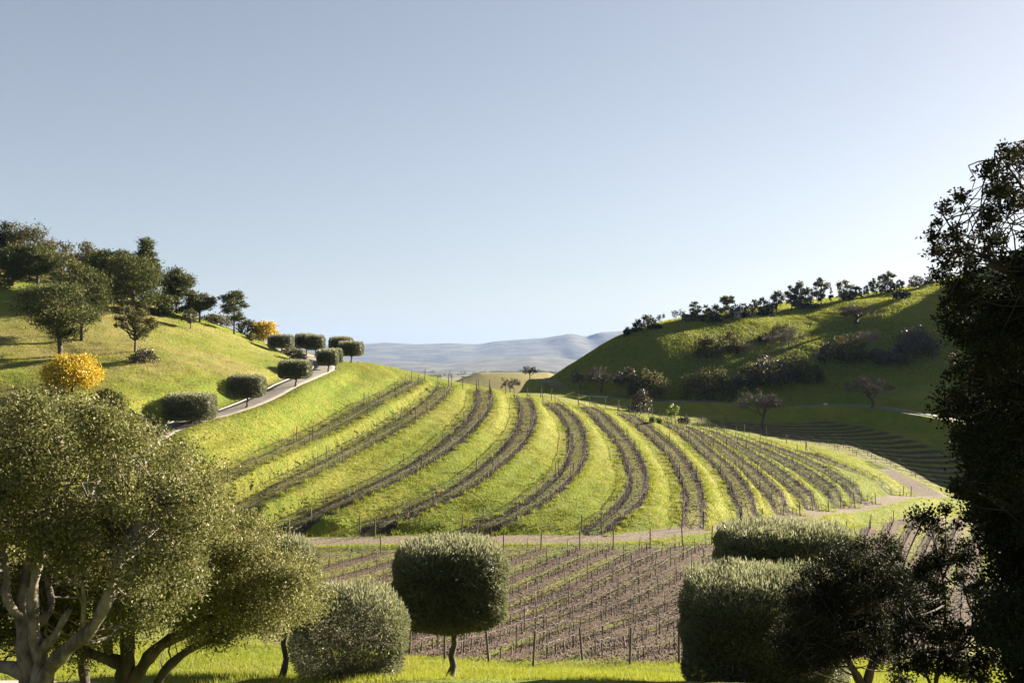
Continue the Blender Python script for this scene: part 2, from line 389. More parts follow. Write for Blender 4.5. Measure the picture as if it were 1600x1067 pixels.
FS = np.full(XX.shape, -20.0); i = near(FIELD, 8); FS[i] = np.clip(sdf(FIELD, XX[i], YY[i]), -20, 20)
VALE = px_poly([(1075,656,224),(1180,652,232),(1300,656,234),(1400,672,222),(1500,704,211),(1560,745,203),(1570,770,197),(1445,757,193),(1370,727,199),(1290,703,205),(1180,682,212)])
VS = np.full(XX.shape, -20.0); i = near(VALE, 8); VS[i] = np.clip(sdf(VALE, XX[i], YY[i]), -20, 20)
# small relief: tussocky banks, clods in the fields
bank = sstep(2.0, 3.2, BD)*sstep(2.8, 4.0, DD)*(1-sstep(-1, .5, FS))
for c in (DRIVE, LANE, VROAD):
    i = near(c, 8); d, *_ = dist(c[::2], XX[i], YY[i]); bank[i] *= sstep(2.6, 5, d)
Z += bank*(0.22*fbm(XX/2.6, YY/2.6, 5, 3)+0.5*fbm(XX/14, YY/14, 9, 2))
Z += (1-bank)*0.05*vn(XX/0.9, YY/0.9, 8)
Z += sstep(-1, 1, FS)*0.10*np.exp(-(RD/0.45)**2)

# fields beyond
def far_h(x, y):
    r = np.hypot(x, y)
    h = -60+10*fbm(x/900, y/900, 21, 3)+55*fbm(x/420+3, y/420, 25, 4)*(1-sstep(500, 2200, r))
    h = h+34*(1-sstep(300, 1300, r))
    h = np.where(r > 0, h, h)
    h += 38*np.exp(-(((x+2)/75)**2+((y-640)/110)**2))        # the golden knoll
    h += 20*np.exp(-(((x+80)/60)**2+((y-520)/70)**2))
    # the big hills on both sides of the gap
    side = sstep(120, 700, x-0.02*y)*60*(1-sstep(900, 2600, y)); h += side*(0.8+0.5*fbm(x/300, y/300, 31))
    h += sstep(150, 700, -x-0.22*y)*80*(1-sstep(900, 2600, y))*(0.8+0.5*fbm(x/300, y/300, 37))
    h += 14*sstep(2200, 4200, y)*(fbm(x/1300, y/500, 41, 3)+.2)
    cap = 2+(-6.0-2)*sstep(380, 560, y)                       # the gap itself stays below the line of sight
    gap = (1-sstep(0.02, 0.06, np.abs(x/np.maximum(y, 1)+0.02)-0.10))*sstep(300, 420, y)
    lim = -0.0085*y-1.5
    h = np.where((gap > 0) & (h > lim) , h*(1-gap)+np.minimum(h, lim)*gap, h)
    return h
# ------------------------------------------------------------------ ground sheet: fine grid plus rings out to the horizon
ny, nx = XX.shape
V0 = np.stack([XX, YY, Z], -1).reshape(-1, 3); idx = np.arange(ny*nx).reshape(ny, nx)
Q0 = np.stack([idx[:-1, :-1], idx[:-1, 1:], idx[1:, 1:], idx[1:, :-1]], -1).reshape(-1, 4)
bi = np.concatenate([idx[0, :-1], idx[:-1, -1], idx[-1, :0:-1], idx[:0:-1, 0]])
B = V0[bi]; cen = np.array([30.0, 192.0]); NR = 70; sc = np.exp(np.linspace(0, math.log(75), NR+1))[1:]
dB = B[:, :2]-cen; RV = []
for s_ in sc:
    q = cen+dB*s_; ext = np.linalg.norm(q-B[:, :2], axis=1); w = sstep(0, 240, ext); fh = far_h(q[:, 0], q[:, 1])
    RV.append(np.column_stack([q, B[:, 2]*(1-w)+fh*w]))
nb = len(B); RV = np.concatenate(RV); RI = np.vstack([bi[None], (ny*nx+np.arange(NR*nb)).reshape(NR, nb)])
QR = np.stack([RI[:-1], RI[1:], np.roll(RI[1:], -1, 1), np.roll(RI[:-1], -1, 1)], -1).reshape(-1, 4)
VG = np.concatenate([V0, RV]); nr_ = len(RV)
ext_ = lambda a, v: np.concatenate([a.ravel(), np.full(nr_, v)])
vc = (YY-0.04*XX)/2.5
farm = np.concatenate([np.zeros(ny*nx), sstep(420, 900, np.hypot(RV[:, 0], RV[:, 1]))])

m_ground, nt, out = newmat('ground'); g = N(nt)
pos = g.coord()
big = g.noise(0.045, 5, .6); mid = g.noise(0.35, 5, .6); fine = g.noise(2.6, 6, .65); tiny = g.noise(11, 4, .6)
ga1 = (0.108, 0.148, 0.014); ga2 = (0.188, 0.184, 0.026); ga3 = (0.205, 0.160, 0.07)
gr = g.mix(g.ramp(g.math('ADD', g.math('MULTIPLY', mid, .5), g.math('MULTIPLY', big, .5)), .38, .6), ga1, ga2)
gr = g.mix(g.math('MULTIPLY', g.ramp(fine, .42, .7), .55), gr, (0.075, 0.098, 0.014))
dry = g.math('MULTIPLY', g.ramp(g.math('ADD', g.math('MULTIPLY', big, .62), g.math('MULTIPLY', fine, .38)), .46, .58), g.attr('dry'))
gr = g.mix(g.math('MULTIPLY', dry, .75), gr, ga3)
soil = g.mix(g.ramp(g.math('ADD', g.math('MULTIPLY', fine, .6), g.math('MULTIPLY', tiny, .4)), .38, .62), (0.032, 0.020, 0.014), (0.105, 0.073, 0.053))
# benches
bd = g.attr('bd'); jit = g.math('MULTIPLY', g.math('SUBTRACT', fine, .5), 2.2)
jm = g.math('MULTIPLY', g.math('SUBTRACT', mid, .5), 1.6)
d1 = g.math('ADD', g.math('ADD', bd, jit), g.math('MULTIPLY', jm, .5))
sb = g.math('MULTIPLY', g.ramp(d1, 1.4, 1.75, 1, 0), g.ramp(g.math('ADD', g.math('ABSOLUTE', g.math('SUBTRACT', bd, 1.15)), g.math('ADD', g.math('MULTIPLY', jit, .6), g.math('MULTIPLY', jm, .5))), .35, .75, 1, .3))
sb = g.math('MULTIPLY', sb, g.ramp(g.math('ADD', g.math('MULTIPLY', g.math('SUBTRACT', fine, .5), 2.5), g.attr('bs')), .35, .75))
# lower field: soil with a green strip here and there between the rows
rd = g.attr('rd'); fs = g.attr('fs')
st = g.math('MULTIPLY', g.ramp(rd, .7, 1.1), g.ramp(g.noise(.07, 3, .5, stretch=(1, .6, 1)), .36, .46))
st = g.math('MULTIPLY', st, g.ramp(fine, .36, .50))
sf = g.math('MULTIPLY', g.ramp(g.math('ADD', fs, jit), -.3, .4), g.math('SUBTRACT', 1.0, g.math('MULTIPLY', st, .9)))
# side valley vineyard
vs = g.attr('vs'); fr = g.math('ABSOLUTE', g.math('SUBTRACT', g.math('FRACT', g.attr('vc')), .5))
sv = g.math('MULTIPLY', g.ramp(vs, -.5, 1), g.ramp(g.math('ADD', fr, g.math('MULTIPLY', jit, .06)), .2, .3))
so_ = g.math('MAXIMUM', g.math('MAXIMUM', sb, sf), g.math('MAXIMUM', sv, g.attr('gash')))
gr = g.mix(g.math('MULTIPLY', g.attr('lush'), .8), gr, g.mix(g.ramp(fine, .35, .65), (0.030, 0.070, 0.016), (0.068, 0.108, 0.024)))  # greener grass, with the hill's shade darkened into its colour
gr = g.mix(g.math('MULTIPLY', g.ramp(tiny, .56, .66), .6), gr, (0.045, 0.058, 0.010))
soil = g.mix(g.math('MULTIPLY', sb, .7), soil, (0.020, 0.014, 0.011))
c = g.mix(so_, gr, soil)
dd = g.attr('dd')
dt = g.ramp(g.math('ADD', dd, g.math('MULTIPLY', jit, .5)), 1.7, 2.5, 1, 0)
track = g.mix(g.ramp(fine, .35, .65), (0.125, 0.10, 0.075), (0.19, 0.155, 0.12))
c = g.mix(dt, c, track)
hs = g.math('MULTIPLY', g.math('MULTIPLY', g.ramp(dd, .0, .35, 1, 0), g.ramp(fine, .48, .6)), .5)
c = g.mix(hs, c, (0.09, 0.10, 0.03))
# far country: pale stubble fields and dark scrub
fa = g.ramp(g.noise(.0022, 6, .62, stretch=(1, 1.6, 1)), .44, .56); fb_ = g.ramp(g.noise(.0009, 4, .5), .42, .58)
fc = g.mix(fa, g.mix(fb_, (0.17, 0.15, 0.075), (0.10, 0.11, 0.04)), (0.025, 0.03, 0.02))
c = g.mix(g.attr('far'), c, fc); c = g.mix(g.attr('gold'), c, g.mix(g.ramp(fine, .3, .7), (0.19, 0.155, 0.065), (0.15, 0.145, 0.045)))
b = g.n('ShaderNodeBsdfPrincipled'); b.inputs['Roughness'].default_value = .95; b.inputs['Specular IOR Level'].default_value = .15
g.link(c, b.inputs['Base Color'])
hgt = g.math('ADD', fine, g.math('MULTIPLY', tiny, .35)); g.link(g.bump(hgt, 1.0, .3), b.inputs['Normal'])
g.link(b.outputs[0], out.inputs[0])

gold = np.concatenate([np.zeros(ny*nx), np.exp(-(((RV[:, 0]+2)/110)**2+((RV[:, 1]-620)/170)**2)**2)*sstep(-40, -15, RV[:, 0])])
lush_shade = sstep(232, 262, YY)*sstep(5, 30, XX)*(1-sstep(6, 16, Z-.06*(XX-60)))*(.75+.6*fbm(XX/25, YY/25, 44)); lush_shade = np.clip(lush_shade, 0, 1)  # lower left slope, where shade is put into the grass colour
dry_ = np.zeros(XX.shape); dry_ += (XX < -34)*(YY > 95)*sstep(-12, -5, Z)*1.0; dry_ = np.maximum(dry_, .15+0*XX); dry_ = np.maximum(dry_, sstep(19, 24, Z)*(XX > 50)*1.0)
ground = mesh_np('ground', VG, np.concatenate([Q0, QR]), m_ground, smooth=True, attrs={
    'bd': ext_(BD, 50), 'bs': ext_(BS, 1), 'rd': ext_(RD, 50), 'fs': ext_(FS, -20), 'dd': ext_(DD, 50), 'vs': ext_(VS, -20), 'vc': ext_(vc, 0), 'gash': ext_(ga, 0), 'far': farm, 'gold': gold, 'dry': ext_(dry_, .6), 'lush': ext_(lush_shade, 0)})
tag(ground, kind='structure')

# paved ways: thin slabs that follow the graded land
def way(name, c, half, mat, lift=0.05, kerb=None):
    c = smooth(c, 1); t = np.gradient(c, axis=0); t /= np.linalg.norm(t, axis=1)[:, None]; nn = np.stack([-t[:, 1], t[:, 0]], 1)
    off = [-half-.02, -half, -half*.5, 0, half*.5, half, half+.02]; dz = [-.25, 0, .02, .03, .02, 0, -.25]
    V = []
    for o_, z_ in zip(off, dz):
        q = c+nn*o_; zz = hz(c[:, 0], c[:, 1])*.5+hz(q[:, 0], q[:, 1])*.5
        V.append(np.column_stack([q, np.maximum(zz, hz(q[:, 0], q[:, 1])) +lift+z_]))
    V = np.stack(V, 1); n, k = V.shape[:2]; ii = np.arange(n*k).reshape(n, k)
    Q = np.stack([ii[:-1, :-1], ii[:-1, 1:], ii[1:, 1:], ii[1:, :-1]], -1).reshape(-1, 4)[:, ::-1]
    o = mesh_np(name, V.reshape(-1, 3), Q, mat, smooth=True); tag(o, kind='structure'); return o
m_pave = simple('pale_concrete', (0.25, 0.22, 0.20), (0.32, 0.28, 0.25), 1.5, .9, .2, .01)
m_kerb = simple('kerb_concrete', (0.28, 0.26, 0.24), (0.36, 0.33, 0.30), 2, .9, .2, .01)
m_asph = simple('asphalt', (0.12, 0.12, 0.125), (0.17, 0.17, 0.175), 1.2, .9, .2, .01)
way('driveway', DRIVE, 1.9, m_pave, .02)
way('lane', LANE, 2.0, m_pave, .04)
way('valley_road', VROAD, 2.4, m_asph, .06)
# kerb on the hill side of the driveway
def kerb(c, off, name):
    c = smooth(c, 1); t = np.gradient(c, axis=0); t /= np.linalg.norm(t, axis=1)[:, None]; nn = np.stack([-t[:, 1], t[:, 0]], 1)
    V = []
    for o_, z_ in ((off-.1, -.1), (off-.1, .17), (off+.1, .17), (off+.1, -.1)):
        q = c+nn*o_; V.append(np.column_stack([q, hz(c[:, 0]+nn[:, 0]*off, c[:, 1]+nn[:, 1]*off)+z_]))
    V = np.stack(V, 1); n, k = V.shape[:2]; ii = np.arange(n*k).reshape(n, k)
    Q = np.stack([ii[:-1, :-1], ii[:-1, 1:], ii[1:, 1:], ii[1:, :-1]], -1).reshape(-1, 4)[:, ::-1]
    o = mesh_np(name, V.reshape(-1, 3), Q, m_kerb); tag(o, kind='structure')
kerb(DRIVE, 2.02, 'driveway_kerb')

# mountains across the valley
prof = np.array([(-200,545),(100,540),(400,541),(560,538),(605,535),(650,538),(700,536),(745,538),(775,533),(800,531),(850,528),(892,521),(915,526),(938,519),(975,517),(1100,511),(1300,515),(1800,505)], float)
def range_(name, y0, depth, prof, zbase, seed, mat, nxm=420, nym=70, rough=1.0):
    px_ = np.linspace(-900, 2300, nxm); yy = np.linspace(y0, y0+depth, nym); PX, YM = np.meshgrid(px_, yy)
    yc = y0+depth*.55; XM = (PX-800)/F*yc
    top = (HZ-np.interp(px_, prof[:, 0], prof[:, 1]))/F*yc
    u = (YM-y0)/(depth*.55); r = np.where(u < 1, u, np.maximum(0, 1-(u-1)*.9)); 
    spur = np.abs(fbm(XM/900, YM/2600, seed, 5))*1.7
    e = np.clip(r-spur*(1-r)*1.4*rough*np.minimum(1, r*4)*.6, 0, 1)**0.9
    ZM = zbase+(top[None]-zbase)*e+fbm(XM/260, YM/260, seed+9, 4)*9*rough*np.minimum(1, r*3)*(1-.6*(r > .97))
    ii = np.arange(nxm*nym).reshape(nym, nxm)
    Q = np.stack([ii[:-1, :-1], ii[:-1, 1:], ii[1:, 1:], ii[1:, :-1]], -1).reshape(-1, 4)
    return tag(mesh_np(name, np.stack([XM, YM, ZM], -1).reshape(-1, 3), Q, mat, smooth=True), kind='structure')
m_mtn, nt, out = newmat('mountain_scrub'); g = N(nt)
b = g.n('ShaderNodeBsdfPrincipled'); b.inputs['Roughness'].default_value = 1
g.link(g.mix(g.ramp(g.noise(.005, 8, .68), .45, .57), (0.008, 0.011, 0.008), (0.060, 0.056, 0.036)), b.inputs['Base Color']); g.link(b.outputs[0], out.inputs[0])
range_('mountains', 8600, 4200, prof, -70, 51, m_mtn, rough=.4)
prof2 = np.array([(-300,562),(300,562),(560,567),(620,563),(700,568),(760,560),(830,556),(880,560),(930,566),(1000,558),(1100,560),(1800,556)], float)
range_('foothills', 5600, 1900, prof2, -70, 71, m_mtn, 500, 50, .8)
# ------------------------------------------------------------------ vineyard
m_post = simple('weathered_wood', (0.10, 0.075, 0.055), (0.20, 0.155, 0.12), 6, .9, .4, .01, (1, 1, .2))
m_steel = simple('rusted_steel', (0.05, 0.04, 0.04), (0.12, 0.10, 0.09), 6, .7, .1)
m_vine = simple('vine_bark', (0.06, 0.045, 0.035), (0.14, 0.105, 0.08), 9, .95, .4, .01)
m_wire = simple('wire_and_hose', (0.05, 0.042, 0.036), (0.10, 0.085, 0.075), 4, .95, 0)
m_guard = simple('faded_pink_plastic', (0.38, 0.20, 0.14), (0.46, 0.27, 0.20), 6, .6, 0)
ORD = ['first', 'second', 'third', 'fourth', 'fifth', 'sixth', 'seventh', 'eighth', 'ninth', 'tenth', 'eleventh', 'twelfth', 'thirteenth', 'fourteenth', 'fifteenth', 'sixteenth', 'seventeenth',
       'eighteenth', 'nineteenth', 'twentieth', 'twenty-first', 'twenty-second', 'twenty-third', 'twenty-fourth', 'twenty-fifth', 'twenty-sixth']
def nth(n):
    if n < len(ORD): return ORD[n]
    n += 1; T_ = ['', '', 'twenty', 'thirty', 'forty', 'fifty', 'sixty', 'seventy', 'eighty', 'ninety']; Q_ = ['', '', 'twentieth', 'thirtieth', 'fortieth', 'fiftieth', 'sixtieth', 'seventieth', 'eightieth', 'ninetieth']
    if n >= 100: return 'hundredth'
    return Q_[n//10] if n % 10 == 0 else T_[n//10]+'-'+ORD[n % 10-1]
def offset(c, o):
    t = np.gradient(c, axis=0); t /= np.linalg.norm(t, axis=1)[:, None]+1e-9; return c+np.stack([-t[:, 1], t[:, 0]], 1)*o
LINES = []       # polyline, description, is it a terrace
for k, c in enumerate(bands):
    for o_, side in ((-1.15, 'upper'), (1.15, 'lower')):
        q = resamp(offset(c, o_), 1.0); LINES.append((q, f'{side} row, {ORD[k]} terrace from left', True, k))
for k, c in enumerate(rows): LINES.append((c, f'{ORD[k]} lower vineyard row from left', False, k))

def vine_template(seed):
    r = np.random.RandomState(seed); b = MB(); l = r.uniform(-.08, .08, 4)
    b.tube([(0, 0, -.05), (l[0]*.5, l[1]*.5, .2), (l[0], l[1], .45), (l[2]*.4, 0, .68)], [.052, .042, .036, .034], 5)
    for s_ in (-1, 1):
        b.tube([(0, 0, .66), (s_*.12, l[3]*.3, .73), (s_*.42, l[3]*.2, .745), (s_*.78, 0, .74)], [.036, .036, .030, .02], 4)
        for x in (.2, .36, .52, .68):
            h = r.uniform(.06, .30); b.tube([(s_*x, 0, .74), (s_*x+r.uniform(-.06, .06), r.uniform(-.05, .05), .76+h)], [.016, .009], 3)
    return b.data()
VT = [vine_template(s_) for s_ in range(5)]
def stake_template():
    b = MB(); b.box((0, 0, .75), (.016, .016, .8)); b.box((.022, 0, .75), (.006, .03, .8)); return b.data()
def post_template(seed):
    r = np.random.RandomState(seed); b = MB(); j = r.uniform(-.02, .02, 2)
    b.tube([(0, 0, -.2), (j[0], j[1], .9), (j[0]*2, j[1]*2, 1.86), (j[0]*2, j[1]*2, 1.89)], [.068, .065, .062, .05], 9); return b.data()
def guard_template():
    b = MB(); b.tube([(0, 0, 0), (.01, 0, .3), (.0, .01, .58)], [.055, .052, .055], 8, cap=False); b.tube([(0, 0, .1), (0, 0, .7)], [.012, .01], 4); return b.data()
items = {'vine': [], 'stake': [], 'post': [], 'guard': []}
for c, desc, ter, k in LINES:
    r = np.random.RandomState(abs(hash(desc)) % 1 + len(items['vine']) % 9973)
    s = np.concatenate([[0], np.cumsum(np.linalg.norm(np.diff(c, axis=0), axis=1))]); L = s[-1]
    t = np.gradient(c, axis=0); an = np.arctan2(t[:, 1], t[:, 0])
    def at_s(u): return np.interp(u, s, c[:, 0]), np.interp(u, s, c[:, 1]), float(np.interp(u, s, np.unwrap(an)))
    for u in np.arange(1.2, L-.8, 1.55):
        u += r.uniform(-.12, .12); x, y, a = at_s(u)
        if r.rand() < .05:
            items['guard'].append((x, y, a, desc, ter)); continue
        items['vine'].append((x, y, a+(math.pi if r.rand() < .5 else 0), desc, ter))
    step = 5.6 if ter else 4.6
    for u in np.arange(step*r.uniform(.5, .9), L-1, step):
        x, y, a = at_s(u); items['stake'].append((x, y, a, desc, ter))
    for u, e in ((0.0, 'far end'), (L, 'near end')):
        x, y, a = at_s(u); items['post'].append((x, y, a, f'{e} of {desc}', ter))
    if ter and L > 55:
        for f in (.36, .68): x, y, a = at_s(L*f); items['post'].append((x, y, a, f'{"farther" if f < .5 else "nearer"} middle of {desc}', ter))
    # wires and drip hose of the row: one thing
    q = resamp(c, 2.0); zz = hz(q[:, 0], q[:, 1]); zz = np.convolve(np.pad(zz, 2, mode='edge'), np.ones(5)/5, 'valid'); b = MB()
    for h, rr in ((.70, .017), (1.10, .007), (1.45, .006)):
        sag = .02*np.sin(np.arange(len(q))*1.9)
        b.tube(np.column_stack([q, zz+h+sag]), np.full(len(q), rr), 3, cap=False)
    o = b.build('trellis_wire', m_wire)
    tag(o, f'trellis wires and drip hose along {desc}', 'wire', 'trellis wires of the vineyard rows')
for key in ('vine', 'stake', 'guard'):
    byrow = {}
    for q in items[key]: byrow.setdefault(q[3], []).append(q)
    items[key] = [(x, y, a, f'{nth(n)} from near end of {d_}', t_) for d_, L_ in byrow.items() for n, (x, y, a, _, t_) in enumerate(reversed(L_))]
def in_view(x, y):
    px = 800+F*x/y; return (px > 430) & (px < 1530)
def scatter(key, temps, name, lab, cat, grp, mat, jit=0.0, smax=.12, limit=300):
    L = items[key]; L.sort(key=lambda q: (0 if in_view(q[0], q[1]) else 1, math.hypot(q[0], q[1])))
    r = np.random.RandomState(5); protos = []
    for V, Gp in temps:
        me_o = mesh_np(name, V, Gp, mat, smooth=True); protos.append(me_o)
    used = [False]*len(protos); rest = MB()
    for n, (x, y, a, desc, ter) in enumerate(L):
        v = r.randint(len(temps)); sc_ = 1+r.uniform(-smax, smax); z = float(hz(x, y)); tx, ty = r.normal(0, jit, 2)
        dx_, dy_ = math.cos(a)*.8, math.sin(a)*.8; sl = (float(hz(x+dx_, y+dy_))-float(hz(x-dx_, y-dy_)))/1.6 if key == 'vine' else 0.0
        if n < limit:
            if not used[v]: o = protos[v]; used[v] = True
            else: o = protos[v].copy(); COL.objects.link(o)
            o.location = (x, y, z); o.rotation_euler = (tx, ty-math.atan(sl), a); o.scale = (sc_,)*3
            tag(o, lab.format(desc), cat, grp)
        elif in_view(x, y):
            V, Gp = temps[v]; ca, sa = math.cos(a), math.sin(a); V = V*sc_
            W_ = np.column_stack([V[:, 0]*ca-V[:, 1]*sa+ty*V[:, 2]+x, V[:, 0]*sa+V[:, 1]*ca-tx*V[:, 2]+y, V[:, 2]+z+sl*V[:, 0]])
            q = [g_ for g_ in Gp if g_.shape[1] == 4]; t_ = [g_ for g_ in Gp if g_.shape[1] == 3]
            n0 = rest.n; rest.V.append(W_); rest.n += len(W_)
            if q: rest.Q.append(q[0]+n0)
            if t_: rest.T.append(t_[0]+n0)
    if rest.n: return rest.build(name, mat)
o = scatter('vine', VT, 'grapevine', 'dormant grapevine, {}', 'grapevine', 'dormant grapevines in the vineyard rows', m_vine, .04)
tag(o, 'dormant grapevines farther up the terraces', 'grapevine', kind='stuff')
o = scatter('stake', [stake_template()], 'vineyard_stake', 'thin steel stake, {}', 'stake', 'thin steel stakes in the vineyard rows', m_steel, .03, .1)
if o: tag(o, 'thin steel stakes farther up the terraces', 'stake', kind='stuff')
scatter('post', [post_template(1), post_template(2), post_template(3)], 'vineyard_post', 'wooden post at {}', 'post', 'wooden posts of the vineyard rows', m_post, .045, .05)
scatter('guard', [guard_template()], 'vine_guard', 'faded pink grow tube, {}', 'grow tube', 'pink grow tubes in the vineyard rows', m_guard, .08, .15)
# the vineyard of the side valley: too many small stakes and vines to count
b = MB(); r = np.random.RandomState(3)
for v in np.arange(-2, 26):
    x = np.arange(30, 125, 3.1)+r.uniform(-.2, .2, 31)[0]; y = 184+v*2.5+.04*x-1.25+.0*x
    ok = sdf(VALE, x, y) > .3
    for x_, y_ in zip(x[ok], y[ok]):
        z_ = float(hz(x_, y_)); b.box((x_, y_, z_+.55), (.035, .035, .65)); b.box((x_, y_, z_+.7), (.8, .03, .03), .04)
tag(b.build('vineyard_stake', m_post, smooth=False), 'rows of stakes and low vines in the shaded side valley vineyard', 'stake', kind='stuff')
# posts of the rows that run down the far side of the nose
cr = [(700,604),(722,608),(748,611),(790,614),(845,620),(862,624),(905,630),(948,638),(968,641),(1002,647),(1020,650),(1045,655),(1075,661),(1105,668),(1130,672),(1165,678),(1200,686),(1232,694),(1262,703)]
pm = mesh_np('crest_post', *post_template(7), m_post)
for n, (px, py) in enumerate(cr):
    w = hit(px, py+1, 150, 215); o = pm if n == 0 else pm.copy()
    if n: COL.objects.link(o)
    w = w+np.array([0, 1.5, 0]); o.location = (w[0], w[1], float(hz(w[0], w[1]))-.05); o.rotation_euler = (r.normal(0, .05), r.normal(0, .05), n); o.scale = (1.1, 1.1, r.uniform(1.05, 1.3))
    tag(o, f'{ORD[n]} post from the left along the crest of the terraced hill', 'post', 'posts along the crest of the terraced hill')

# ------------------------------------------------------------------ grass blades on the lawn and the banks
m_grass = leafmat('grass_blade', (0.19, 0.25, 0.022), (0.37, 0.36, 0.045), (0.46, 0.38, 0.12), .4, (0.38, 0.44, 0.03), .2, .6)
def grass(name, x, y, h, w, seed, label):
    r = np.random.RandomState(seed); n = len(x); z = hz(x, y)-.02
    a = r.uniform(0, 2*np.pi, n); hh = h*r.uniform(.5, 1.3, n); ww = w*r.uniform(.6, 1.3, n); l = r.normal(0, .35, (n, 2))*hh[:, None]
    c = np.column_stack([x, y, z]); s_ = np.column_stack([np.cos(a)*ww, np.sin(a)*ww, 0*a])
    V = np.stack([c-s_, c+s_, c+np.column_stack([l, hh])], 1).reshape(-1, 3)
    rr = np.repeat(np.clip(r.rand(n)*.6+.35*(fbm(x/3, y/3, 77)+.5), 0, 1), 3)
    return tag(mesh_np(name, V, np.arange(3*n).reshape(-1, 3), m_grass, attrs={'rnd': rr}), label, 'grass', kind='stuff')
r = np.random.RandomState(8)
x = r.uniform(-26, 26, 220000); y = r.uniform(28, 56, 220000)
fsv = bil(FS, X0, Y0, G, x, y); dl, *_ = dist(LANE[::3], x, y)
k = (fsv < .4+r.rand(len(x))*.8-.4) & (dl > 2.1) & (fbm(x/1.3, y/1.3, 12)+r.rand(len(x))*.9 > -.05)
grass('grass', x[k], y[k], .20, .012, 1, 'long bright grass on the lawn strip below the front fence')
n = 900000; x = r.uniform(-75, 85, n); y = r.uniform(96, 205, n)
bdv = bil(BD, X0, Y0, G, x, y); ddv = bil(DD, X0, Y0, G, x, y); fsv = bil(FS, X0, Y0, G, x, y); vsv = bil(VS, X0, Y0, G, x, y)
dv = np.full(n, 50.0)
dq, *_ = dist(DRIVE[::5], x, y); px = 800+F*x/y
cl = fbm(x/1.1, y/1.1, 14, 3)
k = (bdv > 1.9+.8*cl) & (ddv > 2.6) & (fsv < 0) & (vsv < 0) & (dq > 2.6) & (px > -20) & (px < 1560) & (cl+r.rand(n)*1.1 > np.where((px < 560) & (bdv > 12), .75, .35)) & ((y < 140) | (r.rand(n) < .5))
grass('grass', x[k], y[k], .24, .035, 2, 'tufted green grass on the banks between the terraces'); print('tufts', k.sum())
n = 420000; x = r.uniform(8, 175, n); y = r.uniform(246, 372, n); px = 800+F*x/y
k = (px < 1520) & (px > 850) & (fbm(x/2.5, y/2.5, 15, 3)+r.rand(n)*1.2 > .3)
grass('grass', x[k], y[k], .34, .10, 7, 'rough pasture grass on the right hillside')
# weeds between the rows of the lower field
n = 120000; x = r.uniform(-20, 60, n); y = r.uniform(53, 160, n); fsv = bil(FS, X0, Y0, G, x, y); rdv = bil(RD, X0, Y0, G, x, y)
k = (fsv > .2) & (rdv > .75) & (fbm(x/6, y/6, 19)+.7*fbm(x/.8, y/.8, 20)+.25*(y < 88) > .04) & (r.rand(n) < .85)
grass('weeds', x[k], y[k], .15, .026, 3, 'patchy green weeds between the rows of the lower vineyard')
n = 200000; x = r.uniform(-35, 85, n); y = r.uniform(100, 200, n); bdv = bil(BD, X0, Y0, G, x, y)
k = (bdv < 1.9) & ((bdv < .55) | (bdv > 1.5)) & (fbm(x/4, y/4, 22)+.6*fbm(x/.7, y/.7, 23) > .12)
grass('weeds', x[k], y[k], .16, .03, 4, 'green weeds on the terrace benches between the paired rows'); print('weeds', k.sum())

# clods turned up by the plough: broken lumps lying on the soil
def clods(x, y, s, seed, label):
    r = np.random.RandomState(seed); n = len(x); z = hz(x, y); s = s*r.uniform(.5, 1.5, n)
    base = np.array([(1, 0, -.3), (-.5, .87, -.3), (-.5, -.87, -.3), (0, 0, .8)])
    a = r.uniform(0, 6.28, n); ca, sa = np.cos(a)[:, None], np.sin(a)[:, None]; B_ = base[None]+r.normal(0, .25, (n, 4, 3)); B_ = B_*s[:, None, None]
    V = np.stack([B_[..., 0]*ca-B_[..., 1]*sa+x[:, None], B_[..., 0]*sa+B_[..., 1]*ca+y[:, None], B_[..., 2]+z[:, None]+.01], -1).reshape(-1, 3)
    f = np.array([(0, 1, 3), (1, 2, 3), (2, 0, 3)]); T = (np.arange(n)[:, None, None]*4+f[None]).reshape(-1, 3)
    tag(mesh_np('soil_clods', V, T, m_clod), label, 'soil', kind='stuff')
m_clod = simple('dry_soil_clod', (0.06, 0.040, 0.028), (0.18, 0.13, 0.095), 1.3, .95, .3)
r = np.random.RandomState(15); n = 150000; y = r.uniform(53, 150, n); x = y*r.uniform(-.25, .5, n); fsv = bil(FS, X0, Y0, G, x, y)
k = (fsv > .1) & (r.rand(n) < np.clip(90/y-.35, .15, 1)*(.6+fbm(x/3, y/3, 33))); clods(x[k], y[k], .07, 5, 'crumbly clods of turned soil in the lower vineyard')
n = 120000; x = r.uniform(-35, 85, n); y = r.uniform(100, 200, n); bdv = bil(BD, X0, Y0, G, x, y); k = (bdv < 1.6); clods(x[k], y[k], .08, 6, 'crumbly clods of soil along the terrace benches')

# lush clumps that grow along the outer edge of each bench
r = np.random.RandomState(31); cx, cy = [], []
for c in bands:
    for o_ in (1.95, -1.8):
        q = resamp(offset(c, o_), 1.5); q = q+r.normal(0, .16, q.shape); q = q[r.rand(len(q)) < (.85 if o_ > 0 else .4)]
        m = 34; a = r.normal(0, .24, (len(q), m, 2)); pts = (q[:, None]+a).reshape(-1, 2); cx.append(pts[:, 0]); cy.append(pts[:, 1])
cx = np.concatenate(cx); cy = np.concatenate(cy); grass('weeds', cx, cy, .42, .035, 8, 'lush weed clumps along the edges of the terrace benches')
